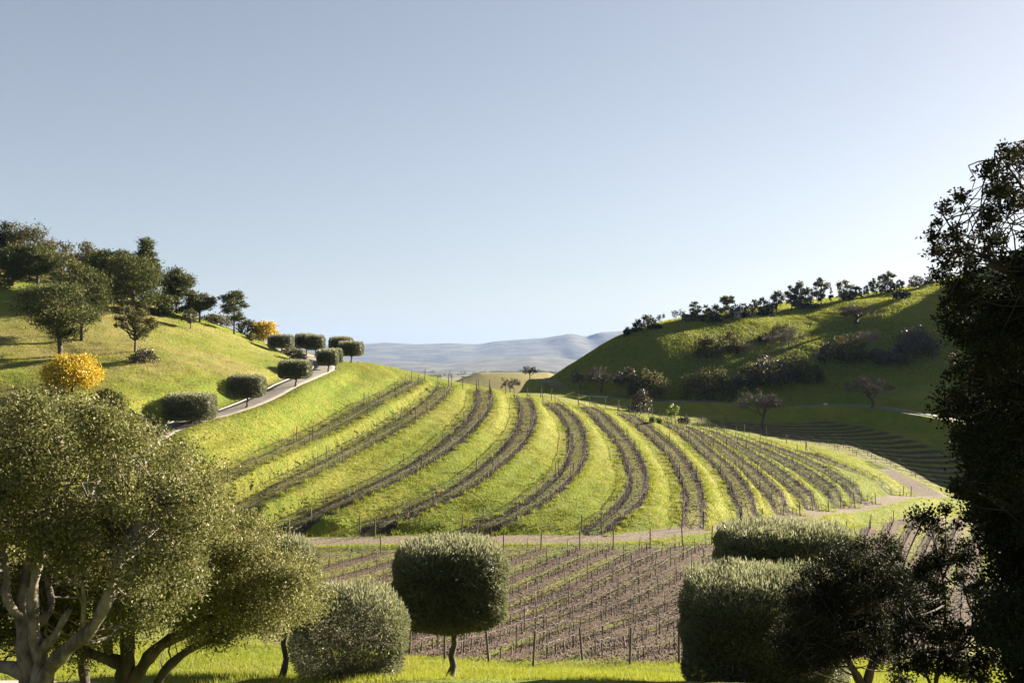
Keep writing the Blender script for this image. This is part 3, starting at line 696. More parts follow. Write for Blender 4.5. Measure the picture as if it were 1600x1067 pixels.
# ------------------------------------------------------------------ trees
m_bark = simple('tree_bark', (0.055, 0.042, 0.034), (0.13, 0.10, 0.08), 5, .95, .6, .03, (1, 1, .3))
m_palebark = simple('pale_grey_bark', (0.08, 0.064, 0.053), (0.29, 0.25, 0.21), 4.5, .9, 1.0, .04, (1, 1, .6))
m_twig = simple('bare_twigs', (0.10, 0.078, 0.062), (0.20, 0.16, 0.13), 5, .95, 0)
m_twigp = simple('pale_bare_twigs', (0.20, 0.16, 0.12), (0.36, 0.30, 0.23), 5, .95, 0)
LM = {
 'oak': leafmat('oak_leaves', (0.062, 0.064, 0.022), (0.155, 0.150, 0.050), (0.26, 0.22, 0.10), .25, None, .12, .7),
 'liveoak': leafmat('live_oak_leaves', (0.095, 0.105, 0.030), (0.265, 0.265, 0.085), (0.40, 0.35, 0.15), .28, None, .2, .6),
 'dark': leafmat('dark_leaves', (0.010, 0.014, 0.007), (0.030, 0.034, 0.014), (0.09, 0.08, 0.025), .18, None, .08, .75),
 'pine': leafmat('pine_needles', (0.042, 0.054, 0.016), (0.120, 0.135, 0.036), (0.20, 0.19, 0.06), .18, None, .12, .7),
 'olive': leafmat('olive_leaves', (0.055, 0.066, 0.028), (0.235, 0.250, 0.130), (0.46, 0.45, 0.29), .42, None, .3, .5),
 'airy': leafmat('grey_green_leaves', (0.08, 0.085, 0.050), (0.18, 0.175, 0.11), (0.24, 0.21, 0.13), .3),
 'yellow': leafmat('yellow_blossom', (0.30, 0.22, 0.02), (0.78, 0.55, 0.04), (0.95, 0.74, 0.08), .25),
 'bright': leafmat('fresh_leaves', (0.10, 0.14, 0.02), (0.22, 0.26, 0.05), None, .4),
 'brown': leafmat('dusty_twiggy_leaves', (0.060, 0.053, 0.036), (0.115, 0.098, 0.070), (0.17, 0.145, 0.10), .2),
}
def unit(r, n):
    v = r.normal(size=(n, 3)); return v/np.linalg.norm(v, axis=1)[:, None]
def leaves(cen, rad, count, l, w, r, up=.25, shell=2.4, tone=None, flat=None):
    """rhombic leaves scattered through clusters (centre, radius); returns V, Q, rnd"""
    cen = np.asarray(cen, float); rad = np.asarray(rad, float)
    if rad.ndim == 1: rad = np.column_stack([rad, rad, rad*.8])
    p = (rad[:, 0]*rad[:, 1]*rad[:, 2])**(2/3); p = p/p.sum(); ci = r.choice(len(cen), count, p=p)
    d = unit(r, count); u = r.rand(count)**(1/shell)
    pos = cen[ci]+d*rad[ci]*u[:, None]*(1+.18*r.normal(size=(count, 1)))
    ax = unit(r, count)+d*.7+np.array([0, 0, up]); ax /= np.linalg.norm(ax, axis=1)[:, None]
    sd_ = np.cross(ax, unit(r, count)); sd_ /= np.linalg.norm(sd_, axis=1)[:, None]+1e-9
    L = l*r.uniform(.6, 1.35, count)[:, None]; Wd = w*r.uniform(.6, 1.3, count)[:, None]
    V = np.stack([pos-ax*L*.5, pos+sd_*Wd*.5, pos+ax*L*.5, pos-sd_*Wd*.5], 1).reshape(-1, 3)
    ct = r.rand(len(cen)) if tone is None else tone
    rn = np.clip(.62*r.rand(count)+.38*ct[ci], 0, 1)
    return V, np.arange(4*count).reshape(-1, 4), np.repeat(rn, 4)
def limb(b, p0, p1, r0, r1, r, k=6, wob=.12, n=6):
    p0 = np.asarray(p0, float); p1 = np.asarray(p1, float); t = np.linspace(0, 1, n)[:, None]; L = np.linalg.norm(p1-p0)
    side = r.normal(0, wob*L, 3); pts = p0*(1-t)+p1*t+np.sin(t*np.pi)*side*.6+np.sin(t*2*np.pi)*r.normal(0, wob*L*.4, 3)
    b.tube(pts, np.linspace(r0, r1, n), k)
def crown_clusters(r, n, w, h0, h1, rc, shape='round'):
    """cluster centres in an uneven crown: w full width, h0..h1 height range"""
    out = []; a = w/2-rc*.6; H = (h1-h0)/2-rc*.5; zc = (h0+h1)/2
    k = 0
    while len(out) < n and k < 4000:
        k += 1; v = unit(r, 1)[0]*r.uniform(.35, 1)**.5
        if shape == 'dome' and v[2] < -.35: continue
        if shape == 'cone': v[:2] *= np.clip(1.05-.55*(v[2]+1), .15, 1.1)
        p = np.array([v[0]*a, v[1]*a, zc+v[2]*H])
        if out and min(np.linalg.norm(p-q) for q in out) < rc*.55: continue
        out.append(p)
    o = np.array(out); q_ = np.abs(o[:, :2]).max()+rc*.75; o[:, :2] *= (w/2)/q_; t_ = o[:, 2].max()+rc*.6; b_ = o[:, 2].min()-rc*.5
    o[:, 2] = h0+(o[:, 2]-b_)*(h1-h0)/(t_-b_)
    return o
def place(px, py, dmin=60, dmax=380):
    w = hit(px, py, dmin, dmax); return np.array([w[0], w[1], float(hz(w[0], w[1]))-.05])
def tree(px, py, hp, wp, kind, name, label, cat='tree', group=None, seed=0, dmin=60, dmax=380, at_=None, dens=1.0, lean=0.0, low=None):
    """a tree standing where the survey puts its foot, hp x wp pixels large in the photograph"""
    r = np.random.RandomState(seed*7+int(px)+int(py)*3); loc = place(px, py, dmin, dmax) if at_ is None else np.asarray(at_, float)
    d = loc[1]; h = hp/F*d; w = wp/F*d; pix = d/F*1.5625        # size of one rendered pixel there
    root = empty(name, tuple(loc), 0); tag(root, label, cat, group)
    b = MB(); k_ = (1.08, 1.14) if px < 420 and kind in ('pine', 'cone', 'oak', 'dark') else ((1.05, 1.15) if group and 'ridge' in group and kind != 'barepale' else (1.0, 1.12)); h *= k_[0]; w *= k_[1]; n_leaf = int(np.clip(hp*wp*.41*2.4*dens, 350, 26000)); lf = np.clip(1.7*pix, .05, .6)
    if kind in ('oak', 'dark', 'brown', 'bright', 'yellow', 'bush', 'olivebush'):
        lo = {'oak': .04, 'dark': .02, 'brown': .02, 'bright': .1, 'yellow': .06, 'bush': .0, 'olivebush': 0.0}[kind] if low is None else low
        rc = w*.15; n = 34 if hp*wp > 900 else 15
        if n == 15: rc = w*.2
        C_ = crown_clusters(r, n, w, h*lo, h, rc, 'dome'); C_[:, 0] += lean*C_[:, 2]; R_ = rc*r.uniform(.75, 1.3, len(C_))
        b.tube([(0, 0, -.3), (r.normal(0, .03)*h, 0, h*.15), (lean*h*.4, 0, h*.4)], [w*.032, w*.024, w*.016], 7)
        for c_ in C_[::2]: limb(b, (lean*h*.2, 0, h*(.12+.2*r.rand())), c_, w*.014, w*.004, r, 4, .1, 4)
        mat = LM[{'bush': 'oak', 'olivebush': 'olive'}.get(kind, kind)]
        V, Q, rn = leaves(C_, R_, n_leaf, lf*1.25, lf*.75, r)
        b.build('trunk', m_bark, root)
        mesh_np('crown', V, Q, mat, parent=root, attrs={'rnd': rn})
    elif kind in ('pine', 'cone'):
        rc = w*.16; n = 44 if hp*wp > 2500 else 24
        lo = .28 if low is None else low
        C_ = crown_clusters(r, n, w, h*lo, h, rc, 'cone' if kind == 'cone' else 'round'); C_[:, 0] += lean*C_[:, 2]
        R_ = rc*r.uniform(.7, 1.35, len(C_)); R3 = np.column_stack([R_*1.25, R_*1.25, R_*.6])
        b.tube([(0, 0, -.3), (lean*h*.3, 0, h*.35), (lean*h*.7, 0, h*.7), (lean*h, 0, h*.93)], [w*.03+.05, w*.025+.04, w*.018, w*.006], 7)
        for c_ in C_: limb(b, (lean*c_[2]*.8, 0, max(h*.15, c_[2]-r.uniform(.02, .16)*h)), c_, w*.011, w*.004, r, 4, .06, 4)
        V, Q, rn = leaves(C_, R3, int(n_leaf*1.25), lf*1.9, lf*.5, r, .5, 1.6)
        b.build('trunk', m_bark, root); mesh_np('crown', V, Q, LM['pine'], parent=root, attrs={'rnd': rn})
    elif kind == 'stonepine':
        rc = w*.16; C_ = crown_clusters(r, 14, w, h*.62, h, rc); R_ = rc*r.uniform(.8, 1.2, len(C_))
        b.tube([(0, 0, -.3), (0, 0, h*.7)], [w*.03, w*.02], 6)
        for c_ in C_: limb(b, (0, 0, h*.6), c_, w*.014, w*.006, r, 4, .05, 4)
        V, Q, rn = leaves(C_, np.column_stack([R_, R_, R_*.6]), n_leaf, lf*1.3, lf*.6, r)
        b.build('trunk', m_bark, root); mesh_np('crown', V, Q, LM['pine'], parent=root, attrs={'rnd': rn})
    elif kind in ('airy', 'airydark', 'sapling'):
        rc = w*(.13 if kind == 'sapling' else .19); C_ = crown_clusters(r, 18 if kind != 'sapling' else 34, w, h*(.3 if kind == 'sapling' else .16), h, rc); R_ = rc*r.uniform(.6, 1.2, len(C_))
        b.tube([(0, 0, -.3), (r.normal(0, .02)*h, 0, h*.3), (r.normal(0, .04)*h, 0, h*.7)], [w*.025+.03, w*.02+.02, w*.01], 6)
        for c_ in C_: limb(b, (0, 0, h*(.2+.25*r.rand())), c_, w*.012+.01, w*.004, r, 4, .08, 5)
        V, Q, rn = leaves(C_, R_, int(n_leaf*.8), lf*1.2, lf*.6, r, .2, 1.5)
        b.build('trunk', m_bark, root); mesh_np('crown', V, Q, LM['airy' if kind == 'airy' else 'oak'], parent=root, attrs={'rnd': rn})
    else:                                    # bare deciduous trees: bare / barepale / bareround
        tips = []
        spread = {'barewide': 1.0}.get(kind, .75)
        def grow(p, v, L, rad, dep):
            v = v/np.linalg.norm(v); q = p+v*L; m_ = (p+q)/2+r.normal(0, .07*L, 3)
            b.tube([p, m_, q], [rad, rad*.85, rad*.68], 5 if dep < 2 else 3, cap=False)
            if dep == 4: tips.append((q, v, L)); return
            for k_ in range(3 if dep else 4):
                nv = v+unit(r, 1)[0]*spread*(1.0 if dep else .9); nv[2] = nv[2]*.75+(.12 if dep else .35)
                grow(q if k_ or dep < 1 else m_, nv, L*r.uniform(.62, .85), rad*.6, dep+1)
        grow(np.array([0, 0, -.2]), np.array([lean, 0, 1.0]), h*.2, w*.012, 0)
        T_ = np.array([t_[0] for t_ in tips]); 
        sx = (w/2)/np.percentile(np.abs(T_[:, 0]), 96); sz = (h*.97)/np.percentile(T_[:, 2], 97)
        for a_ in b.V: a_[:, 0] *= sx; a_[:, 1] *= sx; a_[:, 2] *= sz
        T_ = T_*[sx, sx, sz]
        n = int(np.clip(len(T_)*22*dens, 400, 12000)); i_ = r.randint(0, len(T_), n); p0 = T_[i_]+r.normal(0, .02*w, (n, 3))
        dr = unit(r, n)+np.array([0, 0, .3])+T_[i_]/np.linalg.norm(T_[i_], axis=1)[:, None]*.6; dr /= np.linalg.norm(dr, axis=1)[:, None]; ln = w*.085*r.uniform(.5, 1.4, n)[:, None]
        sd_ = np.cross(dr, unit(r, n)); sd_ /= np.linalg.norm(sd_, axis=1)[:, None]; tw = max(.012, pix*.13)
        V = np.stack([p0-sd_*tw, p0+dr*ln, p0+sd_*tw], 1).reshape(-1, 3)
        b.build('trunk', m_bark if kind != 'barepale' else m_palebark, root)
        mesh_np('twigs', V, np.arange(3*n).reshape(-1, 3), m_twigp if kind == 'barepale' else m_twig, parent=root)
    return root

SUPA = 3.0
def sup(d, p, a=3.0):
    a = SUPA; return ((np.abs(d[:, 0])**a+np.abs(d[:, 1])**a)**(p/a)+np.abs(d[:, 2])**p)**(1/p)
def topiary_mesh(ax, ay, az, p, n, l, w, seed, core=True, open_=0.0):
    """clipped olive crown: leaves standing on a rounded block, over an added dark core that keeps light from leaking through"""
    r = np.random.RandomState(seed); d = unit(r, n); A_ = np.array([ax, ay, az])
    t = 1/sup(d, p)
    lump = 1+.022*np.sin(d[:, 0]*7+seed)*np.cos(d[:, 1]*6+d[:, 2]*5)+.018*np.sin(d[:, 2]*13+d[:, 0]*11)
    depth = 1-np.abs(r.normal(0, .06, n))-open_*r.rand(n)*np.clip(-d[:, 2]*1.5, 0, 1); pos = d*t[:, None]*A_*(lump*depth)[:, None]; sh = (r.rand(n) < .4)*np.clip(d[:, 2]*t*2-.7, 0, 1); pos[:, 2] += sh*r.rand(n)*min(.34, az*.24)
    nrm = np.sign(d)*np.abs(d*t[:, None])**(p-1)/A_; nrm /= np.linalg.norm(nrm, axis=1)[:, None]
    axx = nrm*.8+unit(r, n)*.75+np.array([0, 0, .25])+sh[:, None]*np.array([0, 0, 1.2]); axx /= np.linalg.norm(axx, axis=1)[:, None]
    sd_ = np.cross(axx, unit(r, n)); sd_ /= np.linalg.norm(sd_, axis=1)[:, None]+1e-9
    L = l*r.uniform(.6, 1.5, n)[:, None]; Wd = w*r.uniform(.7, 1.3, n)[:, None]
    V = np.stack([pos-axx*L*.4, pos+sd_*Wd*.5, pos+axx*L*.6, pos-sd_*Wd*.5], 1).reshape(-1, 3)
    patch = .5+.9*fbm(d[:, 0]*3+seed, d[:, 1]*3+d[:, 2]*4, seed); rn = np.repeat(np.clip(.6*r.rand(n)+.4*patch+.3*sh, 0, 1), 4)  # upright top shoots lightened: sunlight put into the leaf colour
    Q = np.arange(4*n).reshape(-1, 4)
    if core:  # solid dark body added inside to block light
        u = np.linspace(0, 2*np.pi, 29)[:-1]; v = np.linspace(-np.pi/2+.05, np.pi/2-.05, 16); U, Vv = np.meshgrid(u, v)
        dd_ = np.stack([np.cos(Vv)*np.cos(U), np.cos(Vv)*np.sin(U), np.sin(Vv)], -1).reshape(-1, 3)
        tt = 1/sup(dd_, p); cv = dd_*tt[:, None]*A_*(.82+.05*np.sin(dd_[:, 0]*9)*np.cos(dd_[:, 2]*8+dd_[:, 1]*7))[:, None]
        m = len(u); ii = np.arange(len(v)*m).reshape(len(v), m)+len(V)
        cq = np.stack([ii[:-1], np.roll(ii[:-1], -1, 1), np.roll(ii[1:], -1, 1), ii[1:]], -1).reshape(-1, 4)
        V = np.vstack([V, cv]); Q = np.vstack([Q, cq]); rn = np.concatenate([rn, np.full(len(cv), .02)])
    return V, Q, rn
def topiary(loc, w, ch, h, label, p=4.0, n=6000, l=.2, lw=.06, seed=1, dy=None, group='clipped olive trees along the driveway', lean=0, open_=0.0, rz=0, core=True, tr=.10):
    """loc: foot; w crown width, ch crown height, h overall height"""
    r = np.random.RandomState(seed); root = empty('clipped_olive_tree', tuple(loc), rz); tag(root, label, 'olive tree', group)
    p = p*r.uniform(.95, 1.4); ch = ch*r.uniform(.95, 1.05)
    V, Q, rn = topiary_mesh(w/2, (dy or w*.85)/2, ch/2, p, n, l, lw, seed, core, open_); V = V+np.array([lean, 0, h-ch/2])
    mesh_np('crown', V, Q, LM['olive'], parent=root, attrs={'rnd': rn})
    b = MB(); fork = h-ch-.15
    z_ = np.array([-.3, 0, .12, .3, .5, .75, 1.0])*1.0; x_ = np.array([0, 0, .02, .06, .02, .07, .05])*1.3
    b.tube(np.column_stack([x_*2+lean*np.clip(z_, 0, 1), np.sin(z_*6)*.05, np.where(z_ > 0, z_*fork, z_)]), np.array([2.3, 1.9, 1.35, 1.05, .95, .9, .85])*tr, 9)
    for k in range(5):
        a = k*2*np.pi/5+seed; limb(b, (lean+.12, 0, fork*.95), (lean+math.cos(a)*w*.28, math.sin(a)*w*.26, h-ch*.55), tr*.7, tr*.25, r, 6, .08, 6)
    b.build('trunk', m_bark, root); return root
# ---- clipped olives near the camera
def topi(px, top, wpx, cpx, d, label, seed, **k):
    x = (px-800)/F*d; zb = float(hz(x, d)); zt = (HZ-top)/F*d
    return topiary((x, d, zb), wpx/F*d, cpx/F*d, zt-zb, label, seed=seed, **k)
topi(703, 851, 176, 134, 38, 'clipped olive tree with a boxy crown and bare twisted trunk on the lawn', 2, p=4.2, n=46000, l=.15, lw=.045, group='clipped olive trees near the front fence', tr=.13, rz=.25)
topi(547, 925, 180, 145, 31, 'rounded clipped olive tree leaning against the big oak, its trunk cut by the frame', 5, p=2.7, n=38000, l=.13, lw=.036, group='clipped olive trees near the front fence', tr=.11, open_=.35, core=False)
topi(440, 845, 112, 90, 36, 'pale clipped olive tree half hidden behind the spreading oak', 7, p=3, n=16000, l=.15, lw=.045, group='clipped olive trees near the front fence')
topi(1228, 824, 215, 88, 38, 'broad flat topped clipped olive hedge tree, upper one on the right', 3, p=5, n=44000, l=.15, lw=.045, group='clipped olive trees near the front fence', dy=4.2)
topi(1192, 899, 250, 175, 29, 'large dark clipped olive tree in front on the right, filling the corner', 4, p=4.2, n=56000, l=.12, lw=.034, group='clipped olive trees near the front fence', dy=3.6)
SUPA = 4.5
# ---- clipped olives climbing with the driveway
for n, (px, py, wpx, cpx, hpx, dmin, lab) in enumerate([
    (297, 667, 80, 38, 46, 100, 'wide dark clipped olive tree, lowest beside the driveway'),
    (385, 642, 60, 34, 50, 100, 'clipped olive tree with blocky crown, second up the driveway'),
    (461, 610, 52, 27, 40, 110, 'clipped olive tree with square crown and forked trunk, third up the driveway'),
    (512, 584, 34, 22, 34, 120, 'small clipped olive tree at the bend of the driveway'),
    (524, 579, 22, 20, 31, 160, 'small clipped olive tree just behind the one at the driveway bend'),
    (548, 567, 40, 21, 33, 120, 'clipped olive tree standing alone on the brow of the hill'),
    (533, 563, 38, 21, 37, 178, 'pale clipped olive tree behind the one on the brow'),
    (492, 556, 32, 21, 34, 150, 'clipped olive tree against the sky, right of the upper pair'),
    (478, 552, 34, 21, 34, 170, 'clipped olive tree against the sky, left of the upper pair'),
    (439, 550, 40, 20, 29, 150, 'clipped olive tree below the farther yellow tree')]):
    w = place(px, py, dmin, 215); k = w[1]/F
    topiary(w, wpx*k, cpx*k, hpx*k, lab, p=5.0, n=int(3500+wpx*cpx*2.2), l=.24, lw=.085, seed=20+n, tr=.13, dy=wpx*k*.8, rz=.2)
def bush(px, py, hp, wp, label, kind='olivebush', seed=0, name='shrub', **k): return tree(px, py, hp, wp, kind, name, label, 'shrub', k.pop('group', None), seed, **k)
bush(467, 562, 16, 28, 'round grey green shrub in the bend of the driveway', seed=1)
bush(464, 550, 12, 24, 'small shrub behind the round one by the driveway bend', seed=2)
bush(454, 571, 10, 30, 'low flat shrub at the inner edge of the driveway', seed=3)
bush(403, 596, 16, 26, 'shrub peeping over the second clipped tree by the driveway', seed=4)
bush(453, 540, 18, 24, 'loose shrub on the skyline behind the driveway trees', seed=5, dmin=150)
bush(243, 676, 22, 40, 'grey green shrub left of the lowest clipped tree', seed=6)
bush(225, 566, 26, 42, 'low scrubby patch on the bank below the small lone tree', 'brown', seed=7)
# ---- left hillside
LT = [
 (112,613,60,88,'yellow','acacia_tree','big yellow blossoming acacia above the oak on the left',dict(dens=2.6)),
 (413,534,34,44,'yellow','acacia_tree','yellow blossoming acacia on the skyline by the driveway',dict(dens=2,dmin=150)),
 (95,555,112,104,'pine','pine_tree','broad pine with leaning trunk behind the yellow acacia',dict(lean=-.08,dens=1.3,low=.2)),
 (128,532,116,84,'pine','pine_tree','taller pine directly behind the broad one on the left slope',dict(dens=1.3,low=.2)),
 (211,549,74,60,'sapling','deciduous_tree','small lone tree with thin fan shaped crown on the left slope',dict(dens=1.6)),
 (228,482,104,50,'cone','conifer_tree','tall dark conifer with the highest top on the left skyline',dict(dens=1.6)),
 (208,492,92,84,'pine','pine_tree','thick pine in front of the tall conifer',dict(dens=1.4,low=.05)),
 (174,474,80,64,'pine','pine_tree','dark pine left of the tall conifer',dict(dens=1.5,low=.08)),
 (276,489,68,52,'pine','pine_tree','pine right of the thick clump on the skyline',dict(dens=1.5)),
 (312,502,44,42,'pine','pine_tree','small spreading pine lower down the skyline',dict(dens=1.2)),
 (298,513,32,28,'sapling','deciduous_tree','young thin tree below the skyline pines',dict(dens=1.3)),
 (366,520,65,36,'pine','pine_tree','slim pine standing apart on the left skyline',dict(dens=1.2)),
 (59,452,70,62,'pine','pine_tree','round pine with pale trunk high on the left slope',dict(dens=1.4)),
 (48,440,84,84,'oak','oak_tree','large olive brown oak crowning the left hilltop',dict(dens=1.3,low=.1)),
 (8,432,80,62,'dark','oak_tree','dark oak cut by the left edge of the frame',dict(dens=1.3,low=.1)),
 (134,446,66,64,'oak','oak_tree','wide oak between the hilltop oak and the pines',dict(dens=1.3,low=.05)),
 (250,492,36,48,'pine','pine_tree','low pine filling the gap under the skyline pines',dict(dens=1.5,low=.05)),
 (345,508,20,38,'bush','shrub','low dark scrub left of the slim pine',dict()),
 (386,513,28,32,'bush','shrub','bushy scrub right of the slim pine',dict(dmin=150)),
 (394,530,14,30,'bush','shrub','low scrub in front of the farther yellow acacia',dict(dmin=150)),
 (6,452,22,22,'bush','shrub','dark bush at the left edge below the hilltop oaks',dict()),
 (20,446,62,56,'pine','pine_tree','dark round pine under the oak at the left edge',dict(dens=1.3,low=.1)),
 (96,444,64,52,'oak','oak_tree','silvery brown oak between the hilltop oak and the wide one',dict(dens=1.3,low=.05)),
 (154,468,62,56,'pine','pine_tree','deep green pine in the gap left of the skyline clump',dict(dens=1.3,low=.05)),
 (190,478,84,50,'pine','pine_tree','tall green pine in the middle of the skyline clump',dict(dens=1.3,low=.1)),
 (258,486,52,40,'pine','pine_tree','dark pine tucked behind the one right of the clump',dict(dens=1.3,low=.1)),
 (296,497,48,40,'pine','pine_tree','feathery pine on the skyline beside the spreading one',dict(dens=1.2,low=.15)),
 (330,502,16,28,'bush','shrub','scrub on the skyline between two pines',dict()),
]
for n, (px, py, hp, wp, kind, name, lab, kw) in enumerate(LT):
    tree(px, py, hp, wp, kind, name, lab, 'shrub' if name == 'shrub' else 'tree', 'trees on the left hillside' if name != 'shrub' else None, seed=n+30, **kw)
# ---- right hillside and its ridge
RT = [
 (1010,622,52,64,'oak','oak_tree','big round oak low on the right hill, left of the sunlit rim',dict(dens=1.2)),
 (1002,646,40,36,'brown','oak_tree','smaller rounded tree just below the big round oak',dict()),
 (968,600,22,18,'brown','oak_tree','small round crown left of the big round oak',dict()),
 (984,598,26,20,'brown','oak_tree','small crown touching the big round oak',dict()),
 (941,608,38,44,'barewide','bare_tree','leafless spreading tree left of the big round oak',dict()),
 (907,604,28,28,'barewide','bare_tree','smaller leafless tree, first on the left flank of the hill',dict()),
 (1110,616,56,84,'oak','oak_tree','wide oak on the sunlit rim of the right hill',dict(dens=1.1)),
 (1147,612,30,22,'brown','oak_tree','pale small tree at the right side of the wide oak',dict()),
 (1105,560,40,42,'oak','oak_tree','dark oak higher up in the fold of the hill',dict(dens=1.3)),
 (1140,550,36,42,'oak','oak_tree','oak right of the dark one in the fold',dict(dens=1.2)),
 (1165,556,20,26,'barepale','bare_tree','small pale leafless tree above the wide oak',dict()),
 (1202,604,54,60,'brown','oak_tree','purple brown thicket of a tree in the middle of the hill foot',dict()),
 (1172,606,44,40,'oak','oak_tree','dark tree between the wide oak and the brown thicket',dict()),
 (1246,600,52,46,'oak','oak_tree','dark shaded tree right of the brown thicket',dict()),
 (1276,598,30,28,'oak','oak_tree','small tree at the end of the hill foot grove',dict()),
 (1228,562,48,48,'barepale','bare_tree','pale leafless oak with twisting limbs in mid slope',dict(dens=1.4)),
 (1222,531,28,38,'oak','oak_tree','dark low oak above the pale leafless one',dict()),
 (1196,536,16,26,'dark','shrub','dark bush beside the low oak',dict()),
 (1290,566,34,24,'brown','oak_tree','narrow brown tree left of the leafy mid slope oak',dict()),
 (1326,568,52,52,'oak','oak_tree','leafy rounded oak in mid slope',dict(dens=1.1)),
 (1354,562,44,34,'barepale','bare_tree','pale leafless tree against the leafy mid slope oak',dict()),
 (1340,506,26,56,'barewide','bare_tree','low wide leafless oak on the bright upper slope',dict()),
 (1392,572,26,50,'brown','thicket','purple brown thicket on the right slope',dict()),
 (1432,560,54,68,'brown','oak_tree','large greyish oak near the dark foreground tree',dict(dens=1.2)),
 (1372,566,22,30,'brown','thicket','low brown thicket right of the pale leafless tree',dict()),
 (1408,468,20,28,'dark','oak_tree','single dark domed tree on the sunny upper slope',dict(dens=1.6,low=0)),
 (1193,668,56,66,'bareround','bare_tree','leafless round tree at the edge of the side valley vineyard',dict(dens=1.5)),
 (1362,648,46,58,'bareround','bare_tree','pinkish leafless tree beside the valley road',dict(dens=1.5)),
 (1053,656,24,20,'bright','shrub','bright green bush below the valley road',dict()),
 (1030,662,12,14,'bright','shrub','small bright green bush left of the taller one',dict()),
 (1020,664,10,12,'bright','shrub','smallest bright bush near the terrace crest',dict()),
 (1068,664,14,22,'dark','shrub','dark bush right of the bright green one',dict()),
 (797,615,24,26,'barewide','bare_tree','leafless tree just behind the middle terraces',dict(dmin=190,dmax=300)),
 (828,606,20,22,'barewide','bare_tree','leafless leaning tree by the end of the valley road',dict(dmin=230,dmax=300)),
 # ridge
 (980,522,11,13,'dark','ridge_tree','lowest small round tree on the right ridge',dict()),
 (991,517,12,12,'dark','ridge_tree','second small round tree up the right ridge',dict()),
 (999,515,18,17,'dark','ridge_tree','dark rounded tree left of the open oak on the ridge',dict()),
 (1012,512,22,25,'oak','ridge_tree','open branched oak at the start of the ridge',dict()),
 (1033,508,18,10,'barepale','bare_tree','first thin leafless tree against the sky',dict()),
 (1054,504,20,9,'barepale','bare_tree','second thin leafless tree against the sky',dict()),
 (1066,502,19,9,'barepale','bare_tree','third thin leafless tree against the sky',dict()),
 (1087,499,27,17,'pine','ridge_tree','yellowish conifer with tilted top by the dark roofed shed',dict()),
 (1106,498,23,18,'oak','ridge_tree','bushy tree right of the yellowish conifer',dict()),
 (1108,500,12,15,'olivebush','ridge_tree','pale round bush in front of the ridge trees',dict()),
 (1121,497,22,18,'oak','ridge_tree','full tree between shed and stone pine',dict()),
 (1136,495,32,25,'stonepine','stone_pine','flat topped stone pine rising over the ridge trees',dict()),
 (1135,495,20,18,'oak','ridge_tree','leafy tree under the stone pine',dict()),
 (1150,494,19,16,'dark','ridge_tree','dark tree right beside the little house',dict()),
 (1164,493,20,18,'dark','ridge_tree','dark tree between the little house and the tall ones',dict()),
 (1178,491,24,16,'oak','ridge_tree','upright leafy tree left of the twin dark trees',dict()),
 (1190,489,26,18,'dark','ridge_tree','twin dark tree before the first airy eucalyptus',dict()),
 (1200,488,18,16,'dark','ridge_tree','low dark tree before the first airy eucalyptus',dict()),
 (1213,487,32,24,'airy','eucalyptus_tree','first airy eucalyptus from the left on the ridge',dict(dens=2)),
 (1237,483,36,22,'airydark','eucalyptus_tree','dark stemmed eucalyptus, left one of the tall group',dict(dens=2.2)),
 (1250,481,40,24,'airy','eucalyptus_tree','tall open eucalyptus in the middle of the group',dict(dens=2)),
 (1261,480,30,20,'airydark','eucalyptus_tree','round headed eucalyptus right of the tall open one',dict(dens=2.2)),
 (1283,475,40,26,'airy','eucalyptus_tree','tallest yellowish eucalyptus with leaning top',dict(dens=2.4,lean=.1)),
 (1298,471,20,7,'airy','eucalyptus_tree','thin pole like eucalyptus in a gap',dict(dens=2)),
 (1318,468,29,22,'airy','eucalyptus_tree','eucalyptus with round see through crown',dict(dens=1.8)),
 (1333,465,20,14,'airydark','eucalyptus_tree','short eucalyptus right of the round crowned one',dict(dens=2)),
 (1341,463,16,12,'oak','ridge_tree','small leafy tree ending that eucalyptus group',dict()),
 (1353,461,15,10,'airydark','eucalyptus_tree','little eucalyptus with spiky top',dict(dens=2)),
 (1364,459,22,13,'airydark','eucalyptus_tree','dark narrow eucalyptus in the right group',dict(dens=2.2)),
 (1378,457,27,17,'airy','eucalyptus_tree','eucalyptus left of the highest of the right group',dict(dens=2)),
 (1392,455,29,16,'airydark','eucalyptus_tree','highest eucalyptus of the right group',dict(dens=2.2)),
 (1405,452,15,14,'airy','eucalyptus_tree','small pale tree above the lone domed tree',dict(dens=2)),
 (1432,447,18,23,'brown','ridge_tree','rusty brown round tree near the end of the ridge',dict()),
 (1452,444,14,16,'oak','ridge_tree','last ridge tree before the dark foreground foliage',dict()),
]
for n, (px, py, hp, wp, kind, name, lab, kw) in enumerate(RT):
    ridge = n > 33; kw = dict(kw)
    if ridge: kw.setdefault('dmin', 270); kw.setdefault('dmax', 375)
    tree(px, py+(3 if ridge else 0), hp+(3 if ridge else 0), wp, kind, name, lab, 'shrub' if name in ('shrub', 'thicket') else 'tree', 'trees along the right ridge' if ridge else ('trees on the right hillside' if name not in ('shrub', 'thicket') else None), seed=n+80, **kw)
for n, (px, py, hp, wp, lab) in enumerate([(1160,493,9,30,'low dark hedge under the ridge trees'),(1195,489,9,34,'low dark hedge before the eucalyptus group'),(1262,479,8,34,'dark scrub at the foot of the tall eucalyptus group'),
        (1325,467,8,30,'scrub under the see through eucalyptus'),(1385,456,8,40,'scrub line under the right eucalyptus group'),(1022,510,6,22,'low scrub by the open branched oak'),(1110,499,8,34,'hedge beside the dark roofed shed')]):
    bush(px, py+3, hp+2, wp, lab, 'dark', seed=200+n, name='hedge', dmin=270, dmax=375)

m_dbark = simple('dark_shaded_bark', (.03, .025, .02), (.07, .055, .045), 5, .95, .5, .02)  # darker copy of the bark, backlit shade put into its colour
